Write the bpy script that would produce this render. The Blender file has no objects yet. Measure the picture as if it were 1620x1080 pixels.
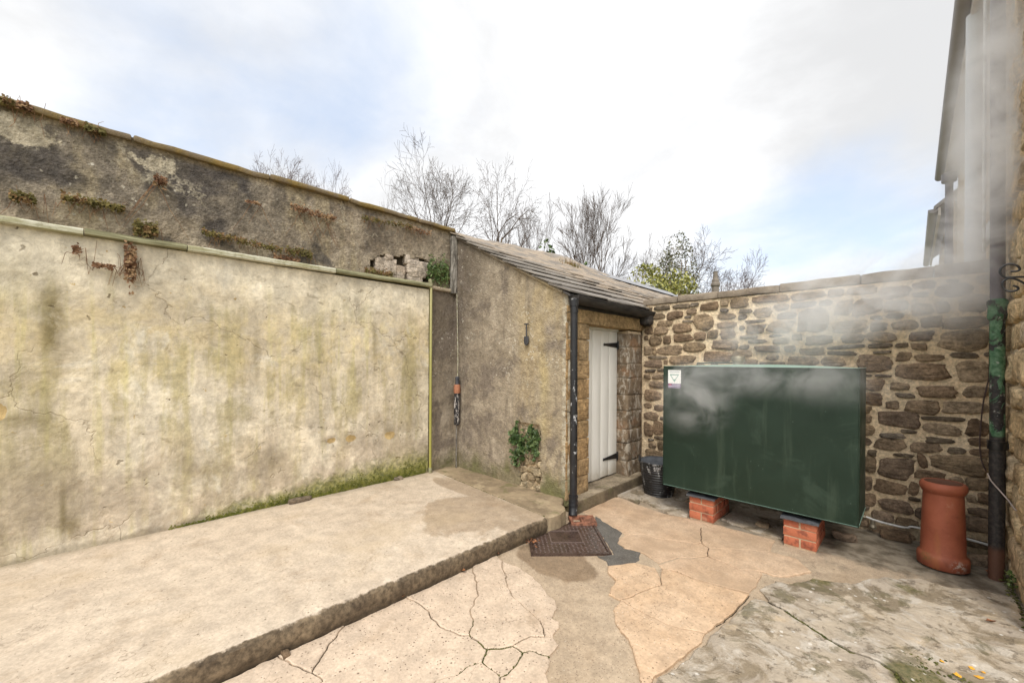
import bpy, bmesh, math, random
from mathutils import Vector, noise as mnoise, geometry as mgeo
random.seed(7)
R = math.radians
sc = bpy.context.scene
C = sc.collection

# ------------------------------------------------------------------ camera, sky, sun, exposure
CAM_H, F_PX, YAW, ROLL, HOR = 1.45, 640.68, 0.78131, 0.006247, 572.67
cd = bpy.data.cameras.new('camera'); cam = bpy.data.objects.new('camera', cd); C.objects.link(cam)
cd.sensor_width = 36.0; cd.lens = F_PX / 1620 * 36.0
cd.shift_y = (HOR - 540) / 1620
cd.clip_start = 0.05; cd.clip_end = 900
cam.location = (0, 0, CAM_H)
cam.rotation_mode = 'XYZ'
from mathutils import Matrix
cam.rotation_euler = (Matrix.Rotation(YAW, 3, 'Z') @ Matrix.Rotation(R(90), 3, 'X') @ Matrix.Rotation(ROLL, 3, 'Z')).to_euler()
sc.camera = cam

sc.view_settings.view_transform = 'Standard'
sc.view_settings.look = 'None'
sc.view_settings.gamma = 1.0
sc.view_settings.use_curve_mapping = False
sc.view_settings.exposure = 0.88
sc.render.engine = 'CYCLES'
sc.cycles.use_denoising = True
sc.cycles.max_bounces = 7
sc.cycles.diffuse_bounces = 4
sc.cycles.transparent_max_bounces = 8
sc.cycles.volume_bounces = 4
sc.cycles.volume_step_rate = 0.6
sc.cycles.caustics_reflective = False
sc.cycles.caustics_refractive = False


def ray(px, py):
    """direction through a pixel of the 1620 wide photograph, forward component = 1"""
    u, v = px - 810, py - HOR
    c, s = math.cos(ROLL), math.sin(ROLL)
    t, w = (c*u + s*v) / F_PX, -(-s*u + c*v) / F_PX
    return Vector((-math.sin(YAW) + t*math.cos(YAW), math.cos(YAW) + t*math.sin(YAW), w))


def hit(px, py, axis, val):
    r = ray(px, py); o = Vector((0, 0, CAM_H))
    return o + r * ((val - o[axis]) / r[axis])


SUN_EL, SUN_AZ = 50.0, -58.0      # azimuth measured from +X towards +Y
w = bpy.data.worlds.new('World'); sc.world = w; w.use_nodes = True


class NT:
    """small helper for node trees"""
    def __init__(s, tree):
        s.t = tree; s.n = tree.nodes; s.l = tree.links; s._p = None

    def new(s, typ, **kw):
        n = s.n.new(typ)
        for k, v in kw.items(): setattr(n, k, v)
        return n

    def put(s, sock, v):
        if v is None: return
        if isinstance(v, bpy.types.NodeSocket): s.l.new(v, sock)
        else:
            if isinstance(v, tuple) and len(v) == 3 and sock.type == 'RGBA': v = (*v, 1)
            sock.default_value = v

    def pos(s):
        if s._p is None: s._p = s.new('ShaderNodeNewGeometry').outputs['Position']
        return s._p

    def obj(s): return s.new('ShaderNodeTexCoord').outputs['Object']

    def rnd(s): return s.new('ShaderNodeObjectInfo').outputs['Random']

    def m(s, op, a, b=None, c=None, clamp=False):
        n = s.new('ShaderNodeMath', operation=op, use_clamp=clamp)
        s.put(n.inputs[0], a); s.put(n.inputs[1], b)
        if c is not None: s.put(n.inputs[2], c)
        return n.outputs[0]

    def mul(s, a, b): return s.m('MULTIPLY', a, b)
    def add(s, a, b): return s.m('ADD', a, b)

    def vm(s, op, a, b=None):
        n = s.new('ShaderNodeVectorMath', operation=op)
        s.put(n.inputs[0], a)
        if b is not None: s.put(n.inputs[1], b)
        return n

    def vs(s, v, k): return s.vm('MULTIPLY', v, k).outputs[0]
    def va(s, v, k): return s.vm('ADD', v, k).outputs[0]

    def mr(s, v, a, b, c=0.0, d=1.0, smooth=True):
        n = s.new('ShaderNodeMapRange', clamp=True)
        if smooth: n.interpolation_type = 'SMOOTHSTEP'
        s.put(n.inputs[0], v)
        for i, x in enumerate((a, b, c, d)): s.put(n.inputs[i+1], x)
        return n.outputs[0]

    def noise(s, scale, detail=4, rough=.55, vec=None, dist=0.0, color=False):
        n = s.new('ShaderNodeTexNoise')
        s.put(n.inputs['Vector'], vec if vec is not None else s.pos())
        s.put(n.inputs['Scale'], scale); n.inputs['Detail'].default_value = detail
        n.inputs['Roughness'].default_value = rough; n.inputs['Distortion'].default_value = dist
        return n.outputs[1 if color else 0]

    def vor(s, scale, vec=None, feature='F1', color=False, rand=1.0):
        n = s.new('ShaderNodeTexVoronoi', feature=feature)
        s.put(n.inputs['Vector'], vec if vec is not None else s.pos())
        s.put(n.inputs['Scale'], scale); n.inputs['Randomness'].default_value = rand
        return n.outputs['Color' if color else 'Distance']

    def mix(s, f, a, b, mode='MIX'):
        n = s.new('ShaderNodeMix', data_type='RGBA', blend_type=mode)
        s.put(n.inputs[0], f); s.put(n.inputs[6], a); s.put(n.inputs[7], b)
        return n.outputs[2]

    def sep(s, v):
        n = s.new('ShaderNodeSeparateXYZ'); s.put(n.inputs[0], v); return n.outputs

    def spot(s, c, r, soft=0.0, vec=None):
        """1 inside an ellipsoid fading to 0 at its rim"""
        d = s.vm('LENGTH', s.vm('DIVIDE', s.vm('SUBTRACT', vec if vec is not None else s.pos(), tuple(c)).outputs[0], tuple(r)).outputs[0]).outputs['Value']
        return s.mr(d, 1.0, soft)

    def val(s, f, lo=.75, hi=1.25):
        """grey factor colour for multiplying"""
        x = s.mr(f, 0, 1, lo, hi, smooth=False)
        n = s.new('ShaderNodeCombineColor')
        for i in range(3): s.put(n.inputs[i], x)
        return n.outputs[0]

    def crack(s, scale, width, vec=None, warp=.25, wscale=3.0):
        v = vec if vec is not None else s.pos()
        nz = s.noise(wscale, 4, .6, vec=v, color=True)
        v2 = s.va(v, s.vs(s.vm('SUBTRACT', nz, (.5, .5, .5)).outputs[0], (warp, warp, warp)))
        return s.mr(s.vor(scale, v2, 'DISTANCE_TO_EDGE'), width, 0.0)


def material(name, fn):
    mt = bpy.data.materials.new(name); mt.use_nodes = True
    t = mt.node_tree; t.nodes.clear()
    s = NT(t)
    out = s.new('ShaderNodeOutputMaterial')
    b = s.new('ShaderNodeBsdfPrincipled'); s.l.new(b.outputs[0], out.inputs[0])
    d = fn(s)
    s.put(b.inputs['Base Color'], d.get('c'))
    s.put(b.inputs['Roughness'], d.get('r', .9))
    s.put(b.inputs['Specular IOR Level'], d.get('s', .3))
    if 'metal' in d: s.put(b.inputs['Metallic'], d['metal'])
    if 'coat' in d: s.put(b.inputs['Coat Weight'], d['coat'])
    if 'h' in d:
        bm = s.new('ShaderNodeBump'); bm.inputs['Strength'].default_value = d.get('bs', .6)
        bm.inputs['Distance'].default_value = d.get('bd', .01)
        s.put(bm.inputs['Height'], d['h']); s.l.new(bm.outputs[0], b.inputs['Normal'])
    return mt


# --- sky
def build_world():
    s = NT(w.node_tree); s.n.clear()
    out = s.new('ShaderNodeOutputWorld'); bg = s.new('ShaderNodeBackground')
    s.l.new(bg.outputs[0], out.inputs[0]); bg.inputs['Strength'].default_value = 0.1
    sky = s.new('ShaderNodeTexSky', sky_type='NISHITA'); sky.sun_disc = False
    sky.sun_elevation = R(SUN_EL); sky.sun_rotation = R(90 - SUN_AZ); sky.air_density = 1.0; sky.dust_density = 1.2
    d = s.new('ShaderNodeTexCoord').outputs['Generated']
    x, y, z = s.sep(d)
    zz = s.m('MAXIMUM', s.add(z, .22), .05)
    cmb = s.new('ShaderNodeCombineXYZ'); s.put(cmb.inputs[0], s.m('DIVIDE', x, zz)); s.put(cmb.inputs[1], s.m('DIVIDE', y, zz)); cmb.inputs[2].default_value = 3.1
    p = cmb.outputs[0]
    n1 = s.noise(1.5, 6, .55, p, .25)
    n2 = s.noise(.75, 3, .5, s.va(p, (7.3, 2.2, 0)))
    # openings in the cloud sheet
    gap = None
    for px, py, a0, a1, k in ((430, 40, .34, .02, .50), (300, 215, .22, .01, .52), (1310, 395, .26, .01, .62), (1180, 420, .18, .01, .5), (1480, 330, .16, .01, .5)):
        g = ray(px, py).normalized()
        dot = s.vm('DOT_PRODUCT', d, tuple(g)).outputs['Value']
        q = s.mul(s.mr(dot, math.cos(a0), math.cos(a1)), k)
        gap = q if gap is None else s.m('MAXIMUM', gap, q)
    cover = s.add(s.mul(n1, .65), s.mul(n2, .35))
    cover = s.m('SUBTRACT', s.add(cover, .17), s.mul(gap, .38))
    cl = s.mr(s.add(cover, s.mul(s.m('SUBTRACT', s.noise(4.5, 6, .6, p, .4), .5), .16)), .24, .66)
    shade = s.noise(1.25, 7, .58, s.va(p, (1.7, 4.1, 2.0)), .35)
    dark = s.vm('DOT_PRODUCT', d, tuple(ray(1450, 110).normalized())).outputs['Value']
    dk = s.mul(s.mr(dark, math.cos(.30), math.cos(.02)), .24)
    dark2 = s.vm('DOT_PRODUCT', d, tuple(ray(60, 90).normalized())).outputs['Value']
    dk = s.add(dk, s.mul(s.mr(dark2, math.cos(.5), math.cos(.05)), .06))
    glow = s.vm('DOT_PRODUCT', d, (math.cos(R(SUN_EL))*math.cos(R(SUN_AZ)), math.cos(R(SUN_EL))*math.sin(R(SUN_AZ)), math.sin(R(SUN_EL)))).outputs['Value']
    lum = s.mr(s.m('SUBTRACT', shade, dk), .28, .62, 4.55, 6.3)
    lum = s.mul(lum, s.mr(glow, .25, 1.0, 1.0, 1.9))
    ccol = s.mix(1.0, (.985, .99, 1.0), (1, 1, 1), 'MULTIPLY')
    cc = s.vs(ccol, (1, 1, 1))
    sc3 = s.new('ShaderNodeVectorMath', operation='SCALE'); s.put(sc3.inputs[0], cc); s.put(sc3.inputs[3], lum)
    blue = s.mix(.7, s.vs(sky.outputs[0], (1.5, 1.5, 1.5)), (4.1, 4.6, 5.4))
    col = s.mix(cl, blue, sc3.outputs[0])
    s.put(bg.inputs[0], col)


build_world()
sd = bpy.data.lights.new('sun', 'SUN'); sd.energy = 1.3; sd.angle = R(20); sd.color = (1, .95, .86)
so = bpy.data.objects.new('sun', sd); C.objects.link(so)
sv = Vector((math.cos(R(SUN_EL))*math.cos(R(SUN_AZ)), math.cos(R(SUN_EL))*math.sin(R(SUN_AZ)), math.sin(R(SUN_EL))))
so.rotation_euler = sv.to_track_quat('Z', 'Y').to_euler(); so.location = (3, 5, 12)


# ------------------------------------------------------------------ geometry helpers
def fr(x, y=0.0, z=0.0, k=1.0):
    return mnoise.noise(Vector((x*k, y*k, z*k)))


def fb(x, y=0.0, z=0.0, k=1.0, o=4):
    return mnoise.fractal(Vector((x*k, y*k, z*k)), 1.0, 2.0, o)


class MB:
    """collects vertices and faces in world space; .obj() links them as one mesh object"""
    def __init__(s): s.v = []; s.f = []

    def add(s, vs, fs):
        o = len(s.v); s.v += [tuple(p) for p in vs]; s.f += [tuple(i+o for i in f) for f in fs]; return s

    def box(s, a, b):
        (x0, y0, z0), (x1, y1, z1) = a, b
        return s.add([(x0,y0,z0),(x1,y0,z0),(x1,y1,z0),(x0,y1,z0),(x0,y0,z1),(x1,y0,z1),(x1,y1,z1),(x0,y1,z1)],
                     [(0,3,2,1),(4,5,6,7),(0,1,5,4),(1,2,6,5),(2,3,7,6),(3,0,4,7)])

    def rbox(s, a, b, r=.01, n=(3,3,3), amp=.0, k=6.0, seed=0.0):
        """box with rounded edges and a noisy surface"""
        a, b = Vector(a), Vector(b); c = (a+b)/2; h = (b-a)/2
        r = min(r, h.x*.95, h.y*.95, h.z*.95)
        def pt(q):
            inner = Vector([max(-(h[i]-r), min(h[i]-r, q[i])) for i in range(3)])
            d = q - inner
            if d.length > 1e-9: q = inner + d.normalized()*r
            if amp:
                dn = (q.normalized() if q.length else Vector((0,0,1)))
                w_ = c + q
                q = q + Vector((fr(w_.x+seed, w_.y, w_.z, k), fr(w_.x, w_.y+seed+9, w_.z, k), fr(w_.x, w_.y, w_.z+seed+5, k)))*amp
            return c + q
        for ax in range(3):
            u, v = (ax+1) % 3, (ax+2) % 3
            def steps(i):
                m_ = n[i]; e = r/h[i]/2
                return [-1, -1+2*e] + [-1+2*e+(2-4*e)*j/m_ for j in range(1, m_)] + [1-2*e, 1]
            us, vs_ = steps(u), steps(v)
            for sg in (-1, 1):
                o = len(s.v); W_ = len(vs_)
                for p in us:
                    for q in vs_:
                        t = Vector((0,0,0)); t[ax] = sg*h[ax]; t[u] = p*h[u]; t[v] = q*h[v]
                        s.v.append(tuple(pt(t)))
                for i in range(len(us)-1):
                    for j in range(W_-1):
                        f = (o+i*W_+j, o+(i+1)*W_+j, o+(i+1)*W_+j+1, o+i*W_+j+1)
                        s.f.append(f if sg > 0 else f[::-1])
        return s

    def tube(s, pts, rad, n=8, cap=True):
        pts = [Vector(p) for p in pts]
        if not isinstance(rad, (list, tuple)): rad = [rad]*len(pts)
        o = len(s.v); up = None
        for i, p in enumerate(pts):
            d = (pts[min(i+1, len(pts)-1)] - pts[max(i-1, 0)])
            d = d.normalized() if d.length > 1e-9 else Vector((0,0,1))
            if up is None: up = d.orthogonal().normalized()
            up = (up - d*up.dot(d)); up = up.normalized() if up.length > 1e-6 else d.orthogonal().normalized()
            q = d.cross(up)
            for k in range(n):
                a = 2*math.pi*k/n
                s.v.append(tuple(p + (up*math.cos(a) + q*math.sin(a))*rad[i]))
        for i in range(len(pts)-1):
            for k in range(n):
                k2 = (k+1) % n
                s.f.append((o+i*n+k, o+i*n+k2, o+(i+1)*n+k2, o+(i+1)*n+k))
        if cap:
            s.f.append(tuple(o+k for k in range(n))[::-1]); e = o+(len(pts)-1)*n
            s.f.append(tuple(e+k for k in range(n)))
        return s

    def lathe(s, c, prof, n=32, wob=0.0):
        """prof = [(radius, z)], round the vertical axis through c"""
        o = len(s.v)
        for r, z in prof:
            for k in range(n):
                a = 2*math.pi*k/n
                rr = r*(1 + wob*fr(math.cos(a)*2, math.sin(a)*2, z*6))
                s.v.append((c[0]+rr*math.cos(a), c[1]+rr*math.sin(a), c[2]+z))
        for i in range(len(prof)-1):
            for k in range(n):
                k2 = (k+1) % n
                s.f.append((o+i*n+k, o+i*n+k2, o+(i+1)*n+k2, o+(i+1)*n+k))
        return s

    def sheet(s, o, U, V, nu, nv, disp=None, hole=None, thick=0.0):
        """grid from corner o along U and V, displaced along U x V by disp(point); cells where hole(point) drops out get a rim"""
        o, U, V = Vector(o), Vector(U), Vector(V); N = U.cross(V).normalized()
        b = len(s.v); idx = {}
        keep = set()
        for i in range(nu):
            for j in range(nv):
                c = o + U*((i+.5)/nu) + V*((j+.5)/nv)
                if hole is None or not hole(c): keep.add((i, j))
        def vid(i, j):
            if (i, j) not in idx:
                p = o + U*(i/nu) + V*(j/nv)
                if disp: p = p + N*disp(p)
                idx[(i, j)] = len(s.v); s.v.append(tuple(p))
            return idx[(i, j)]
        back = {}
        def bid(i, j):
            if (i, j) not in back:
                p = Vector(s.v[vid(i, j)]) - N*thick
                back[(i, j)] = len(s.v); s.v.append(tuple(p))
            return back[(i, j)]
        for (i, j) in keep:
            s.f.append((vid(i,j), vid(i+1,j), vid(i+1,j+1), vid(i,j+1)))
            if thick:
                for (di, dj, p, q) in ((-1,0,(i,j+1),(i,j)), (1,0,(i+1,j),(i+1,j+1)), (0,-1,(i,j),(i+1,j)), (0,1,(i+1,j+1),(i,j+1))):
                    if (i+di, j+dj) not in keep:
                        s.f.append((vid(*p), bid(*p), bid(*q), vid(*q)))
        return s

    def obj(s, name, mat, parent=None, base=None, smooth=True, angle=40):
        me = bpy.data.meshes.new(name)
        if parent is not None:
            b = BASE[parent.name]
        else:
            b = Vector(base) if base is not None else Vector((0,0,0))
        me.from_pydata([(x-b.x, y-b.y, z-b.z) for x, y, z in s.v], [], s.f)
        me.update()
        if smooth:
            me.polygons.foreach_set('use_smooth', [True]*len(me.polygons))
            try: me.set_sharp_from_angle(angle=R(angle))
            except Exception: pass
        for m_ in (mat if isinstance(mat, (list, tuple)) else [mat]): me.materials.append(m_)
        o = bpy.data.objects.new(name, me); C.objects.link(o)
        if parent is not None: o.parent = parent; BASE[o.name] = b
        else: o.location = b; BASE[o.name] = b
        return o


BASE = {}


def tag(o, label=None, cat=None, group=None, kind=None):
    if label: o['label'] = label
    if cat: o['category'] = cat
    if group: o['group'] = group
    if kind: o['kind'] = kind
    return o


def thing(name, loc, label, cat, group=None, kind=None):
    o = bpy.data.objects.new(name, None); C.objects.link(o); o.location = loc
    o.empty_display_size = .1
    BASE[o.name] = Vector(loc)
    return tag(o, label, cat, group, kind)


def G(px, py, z=0.0):
    p = hit(px, py, 2, z); return (p.x, p.y)


def fractal_edge(poly, amp=.006, step=.02, seed=0.0):
    """subdivide a closed outline and roughen it the same way for both neighbours of an edge"""
    out = []
    for i in range(len(poly)):
        a, b = Vector(poly[i]), Vector(poly[(i+1) % len(poly)])
        L = (b-a).length; n = max(1, int(L/step))
        for k in range(n):
            p = a.lerp(b, k/n)
            out.append((p.x + amp*fb(p.x, p.y, seed+1.3, 14), p.y + amp*fb(p.x, p.y, seed+7.7, 14)))
    return out


def inset(poly, d):
    A = sum(poly[i][0]*poly[(i+1) % len(poly)][1] - poly[(i+1) % len(poly)][0]*poly[i][1] for i in range(len(poly)))
    sg = 1 if A > 0 else -1
    n = len(poly); out = []
    for i in range(n):
        a, c = Vector(poly[i-1]), Vector(poly[(i+1) % n])
        t = (c-a)
        t = t.normalized() if t.length > 1e-9 else Vector((1, 0))
        out.append((poly[i][0] - t.y*sg*d, poly[i][1] + t.x*sg*d))
    return out


def in_poly(x, y, poly):
    r = False; j = len(poly)-1
    for i in range(len(poly)):
        xi, yi = poly[i]; xj, yj = poly[j]
        if (yi > y) != (yj > y) and x < (xj-xi)*(y-yi)/(yj-yi) + xi: r = not r
        j = i
    return r


def patch(poly, z, hfun=None, res=.08, depth=.03, gap=.003, amp=.010, step=.014, bevel=.005):
    """a slab piece: roughened outline, gently uneven top, small worn edge and sides"""
    mb = MB()
    ring = inset(fractal_edge(poly, amp, step), gap)
    r2 = inset(ring, bevel)
    hf = hfun or (lambda x, y: 0.0)
    n = len(ring)
    pts = [Vector(p) for p in r2]
    xs = [p[0] for p in r2]; ys = [p[1] for p in r2]
    x = min(xs)+res/2
    while x < max(xs):
        y = min(ys)+res/2
        while y < max(ys):
            jx, jy = x+res*.3*fr(x*31, y*17), y+res*.3*fr(x*23+4, y*37)
            if in_poly(jx, jy, r2): pts.append(Vector((jx, jy)))
            y += res
        x += res
    vs, es, fs, ov, oe, of = mgeo.delaunay_2d_cdt(pts, [(i, (i+1) % n) for i in range(n)], [], 1, 1e-5)
    o = len(mb.v)
    for v in vs: mb.v.append((v.x, v.y, z+hf(v.x, v.y)))
    for f in fs:
        if len(f) == 3:
            a, b, c = (vs[i] for i in f)
            if (b.x-a.x)*(c.y-a.y)-(b.y-a.y)*(c.x-a.x) < 0: f = f[::-1]
        mb.f.append(tuple(f))
    # rim
    t = len(mb.v)
    for i in range(n): mb.v.append((r2[i][0], r2[i][1], z+hf(*r2[i])))
    for i in range(n): mb.v.append((ring[i][0], ring[i][1], z-bevel*.8+hf(*ring[i])))
    for i in range(n): mb.v.append((ring[i][0], ring[i][1], z-depth))
    A = sum(poly[i][0]*poly[(i+1) % len(poly)][1] - poly[(i+1) % len(poly)][0]*poly[i][1] for i in range(len(poly)))
    for k in range(2):
        for i in range(n):
            j = (i+1) % n
            f = (t+k*n+i, t+(k+1)*n+i, t+(k+1)*n+j, t+k*n+j)
            mb.f.append(f if A > 0 else f[::-1])
    return mb


# ------------------------------------------------------------------ materials
def speckle(s, scale, thr=.22, dens=.35):
    v = s.vor(scale); c = s.sep(s.vor(scale, color=True))[0]
    return s.mul(s.mr(v, thr, thr*.6), s.mr(c, dens, dens-.05))


def m_concrete(name, base, base2, dark, sp=(130, .30), spd=.35, stain=None, bump=.5, r=.9):
    def fn(s):
        n = s.noise(1.6, 5, .6); n2 = s.noise(9, 5, .65); n3 = s.noise(60, 4, .7)
        c = s.mix(s.mr(n, .3, .7), base, base2)
        c = s.mix(1.0, c, s.val(s.mr(n2, .25, .75), .84, 1.16), 'MULTIPLY')
        c = s.mix(1.0, c, s.val(s.mr(n3, .25, .75), .84, 1.16), 'MULTIPLY')
        k = speckle(s, sp[0], sp[1], spd); k2 = speckle(s, sp[0]*.45, .2, .18)
        c = s.mix(s.mul(k, .85), c, dark)
        c = s.mix(s.mul(k2, .9), c, dark)
        li = speckle(s, sp[0]*.8, .25, .2)
        c = s.mix(s.mul(li, .35), c, (.75, .68, .58))
        hc = s.mul(s.crack(1.5, .0045, None, .45, 3.5), s.mr(s.noise(1.3, 3, .5, s.va(s.pos(), (3, 5, 0))), .42, .52))
        c = s.mix(s.mul(hc, .55), c, dark)
        gr_ = s.mr(s.noise(2.7, 6, .7, s.va(s.pos(), (8, 2, 0)), .5), .52, .70)
        c = s.mix(s.mul(gr_, .38), c, s.mix(1.0, c, (.62, .54, .44), 'MULTIPLY'))
        rr = .9
        if stain: c, rr = stain(s, c)
        h = s.m('SUBTRACT', s.add(s.mul(n3, .3), s.mul(n2, .5)), s.mul(k, .5))
        return dict(c=c, r=rr, h=h, bs=bump, bd=.008)
    return material(name, fn)


def damp_slab(s, c):
    z = s.noise(3.2, 5, .6); zz = s.noise(14, 4, .6)
    p = s.pos()
    f = None
    for cx, cy, rx, ry in ((-2.75, 2.28, .72, .62), (-2.35, 2.5, .5, .5), (-3.35, 2.66, .7, .22)):
        q = s.spot((cx, cy, .13), (rx, ry, 1.0)); f = q if f is None else s.m('MAXIMUM', f, q)
    d = s.mr(s.add(f, s.mul(s.m('SUBTRACT', z, .5), 1.1)), .16, .30)
    d = s.mul(d, s.mr(zz, .2, .6, .75, 1.0))
    c = s.mix(s.mul(d, .6), c, s.mix(1.0, c, (.50, .42, .33), 'MULTIPLY'))
    # pale scuffs, tan drifts and a darker brown edge along the wall foot
    sc_ = s.mr(s.noise(2.4, 6, .7, s.vs(p, (1.0, 2.2, 1))), .60, .74)
    c = s.mix(s.mul(sc_, .45), c, (.70, .61, .50))
    tan = s.mr(s.noise(1.3, 5, .6, s.va(p, (4, 1, 0))), .5, .68)
    c = s.mix(s.mul(tan, .35), c, (.42, .32, .20))
    x = s.sep(p)[0]
    zz_ = s.sep(p)[2]; nk = s.noise(22, 5, .65)
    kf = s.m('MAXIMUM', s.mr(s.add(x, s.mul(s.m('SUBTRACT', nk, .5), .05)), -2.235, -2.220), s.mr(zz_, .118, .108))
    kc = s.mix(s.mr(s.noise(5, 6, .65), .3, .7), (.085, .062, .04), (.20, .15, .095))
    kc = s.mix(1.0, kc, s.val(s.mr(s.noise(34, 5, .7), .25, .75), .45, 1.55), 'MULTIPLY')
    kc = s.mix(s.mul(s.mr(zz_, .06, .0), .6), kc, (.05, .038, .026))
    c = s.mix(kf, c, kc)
    ed = s.mul(s.mr(s.add(x, s.mul(s.noise(5, 4, .6), .25)), -3.86, -4.02), .6)
    c = s.mix(ed, c, (.27, .22, .15))
    return c, s.mr(d, 0, 1, .9, .55)


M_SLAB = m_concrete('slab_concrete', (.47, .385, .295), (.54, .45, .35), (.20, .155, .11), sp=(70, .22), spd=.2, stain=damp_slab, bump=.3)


def kerb_fn(s):
    n = s.noise(4, 6, .65); n2 = s.noise(30, 5, .7)
    c = s.mix(s.mr(n, .3, .7), (.10, .075, .05), (.21, .165, .105))
    c = s.mix(1.0, c, s.val(n2, .55, 1.4), 'MULTIPLY')
    z = s.sep(s.pos())[2]
    c = s.mix(s.mul(s.mr(s.add(z, s.mul(n2, .03)), .12, .145), .9), c, (.44, .36, .26))
    c = s.mix(s.mul(s.mr(s.noise(7, 4, .6, s.va(s.pos(), (3, 3, 3))), .55, .7), .35), c, (.13, .13, .05))
    return dict(c=c, r=.95, h=s.add(s.mul(n2, 1.0), s.mul(s.vor(70), .5)), bs=.9, bd=.015)


M_KERB = material('kerb_face_concrete', kerb_fn)
M_A = m_concrete('pale_pink_concrete', (.49, .38, .28), (.545, .435, .33), (.15, .105, .075), sp=(62, .27), spd=.36)
M_B = None


def wet_ground(s, c):
    p = s.pos()
    d = s.mr(s.add(s.spot((-1.86, 2.35, 0), (.55, .36, 1)), s.mul(s.m('SUBTRACT', s.noise(5, 5, .6), .5), .5)), .30, .42)
    c = s.mix(s.mul(d, .62), c, s.mix(1.0, c, (.40, .33, .26), 'MULTIPLY'))
    # darker mottled ground under the tank, along the wall and round the pot
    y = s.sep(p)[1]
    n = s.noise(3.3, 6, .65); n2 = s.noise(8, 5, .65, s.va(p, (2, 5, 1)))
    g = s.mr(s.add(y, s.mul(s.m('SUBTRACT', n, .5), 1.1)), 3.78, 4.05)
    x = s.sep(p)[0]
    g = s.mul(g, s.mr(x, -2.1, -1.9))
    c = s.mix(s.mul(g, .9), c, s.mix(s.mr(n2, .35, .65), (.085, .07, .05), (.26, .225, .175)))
    return c, s.mr(d, 0, 1, .92, .6)


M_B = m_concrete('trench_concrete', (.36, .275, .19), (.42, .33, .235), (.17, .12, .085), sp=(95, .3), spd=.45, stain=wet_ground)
M_C = m_concrete('orange_concrete', (.48, .325, .20), (.53, .385, .26), (.18, .115, .07), sp=(66, .26), spd=.33)


def d_stain(s, c):
    n = s.mr(s.noise(2.6, 5, .6, s.va(s.pos(), (9, 0, 0))), .45, .65)
    return s.mix(s.mul(n, .5), c, (.34, .24, .155)), .9


M_D = m_concrete('tan_concrete', (.45, .31, .20), (.51, .375, .26), (.18, .125, .08), sp=(80, .22), spd=.25, stain=d_stain)
M_G = m_concrete('dark_patch_asphalt', (.10, .09, .078), (.14, .128, .112), (.04, .037, .033), sp=(120, .35), spd=.5)


def e_fn(s):
    p = s.pos()
    n = s.noise(2.2, 6, .62, p, .4); n2 = s.noise(7, 6, .65, s.va(p, (5, 2, 0)), .5); n3 = s.noise(45, 5, .7); n4 = s.noise(3.5, 6, .7, s.va(p, (1, 8, 3)), .6)
    c = s.mix(s.mr(n, .35, .65), (.34, .285, .225), (.42, .35, .265))
    c = s.mix(s.mul(s.mr(n2, .50, .62), .8), c, (.47, .42, .355))
    c = s.mix(s.mul(s.mr(n4, .50, .60), .85), c, (.20, .155, .10))
    tn = s.mr(s.noise(4.2, 6, .7, s.va(p, (6, 6, 1)), .5), .54, .62)
    c = s.mix(s.mul(tn, .7), c, s.mix(n3, (.085, .07, .045), (.15, .13, .06)))
    c = s.mix(s.mul(s.mr(s.noise(2.6, 6, .7, s.va(p, (11, 3, 1)), .4), .54, .68), .8), c, (.47, .36, .24))
    mz = s.spot((.02, 2.62, 0), (.20, .24, 1)); mz = s.m('MAXIMUM', mz, s.mul(s.spot((-.42, 3.42, 0), (.16, .34, 1)), .7)); mz = s.m('MAXIMUM', mz, s.mul(s.spot((.0, 3.65, 0), (.28, .16, 1)), .6))
    ms = s.mr(s.add(mz, s.mul(s.m('SUBTRACT', n2, .5), 1.2)), .35, .6)
    c = s.mix(s.mul(ms, .85), c, s.mix(s.mr(n3, .35, .65), (.07, .075, .02), (.16, .13, .055)))
    pit = s.mul(s.mr(s.noise(15, 5, .72, s.va(p, (0, 0, 5))), .57, .66), .85)
    c = s.mix(s.mul(pit, .75), c, (.16, .125, .085))
    c = s.mix(1.0, c, s.val(n3, .72, 1.28), 'MULTIPLY')
    wsp = speckle(s, 24, .26, .2)
    c = s.mix(s.mul(wsp, .7), c, (.66, .62, .56))
    h = s.add(s.mul(n3, .5), s.add(s.mul(n2, 1.6), s.m('SUBTRACT', n, pit)))
    return dict(c=c, r=.93, h=h, bs=.6, bd=.02)


M_E = material('weathered_grey_cement', e_fn)
M_SOIL = material('dark_soil', lambda s: dict(c=s.mix(s.noise(30, 4), (.035, .027, .018), (.09, .07, .045)), r=1.0, h=s.noise(80, 4), bs=.8))
M_MOSS = material('moss', lambda s: dict(c=s.mix(s.mr(s.noise(25, 4), .35, .65), (.045, .055, .012), (.12, .115, .03)), r=1.0, h=s.noise(160, 3), bs=1.0))
M_GREENMOSS = material('bright_moss', lambda s: dict(c=s.mix(s.mr(s.noise(18, 4), .35, .65), (.10, .115, .018), (.24, .235, .05)), r=1.0, h=s.noise(160, 3), bs=1.0))


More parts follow.
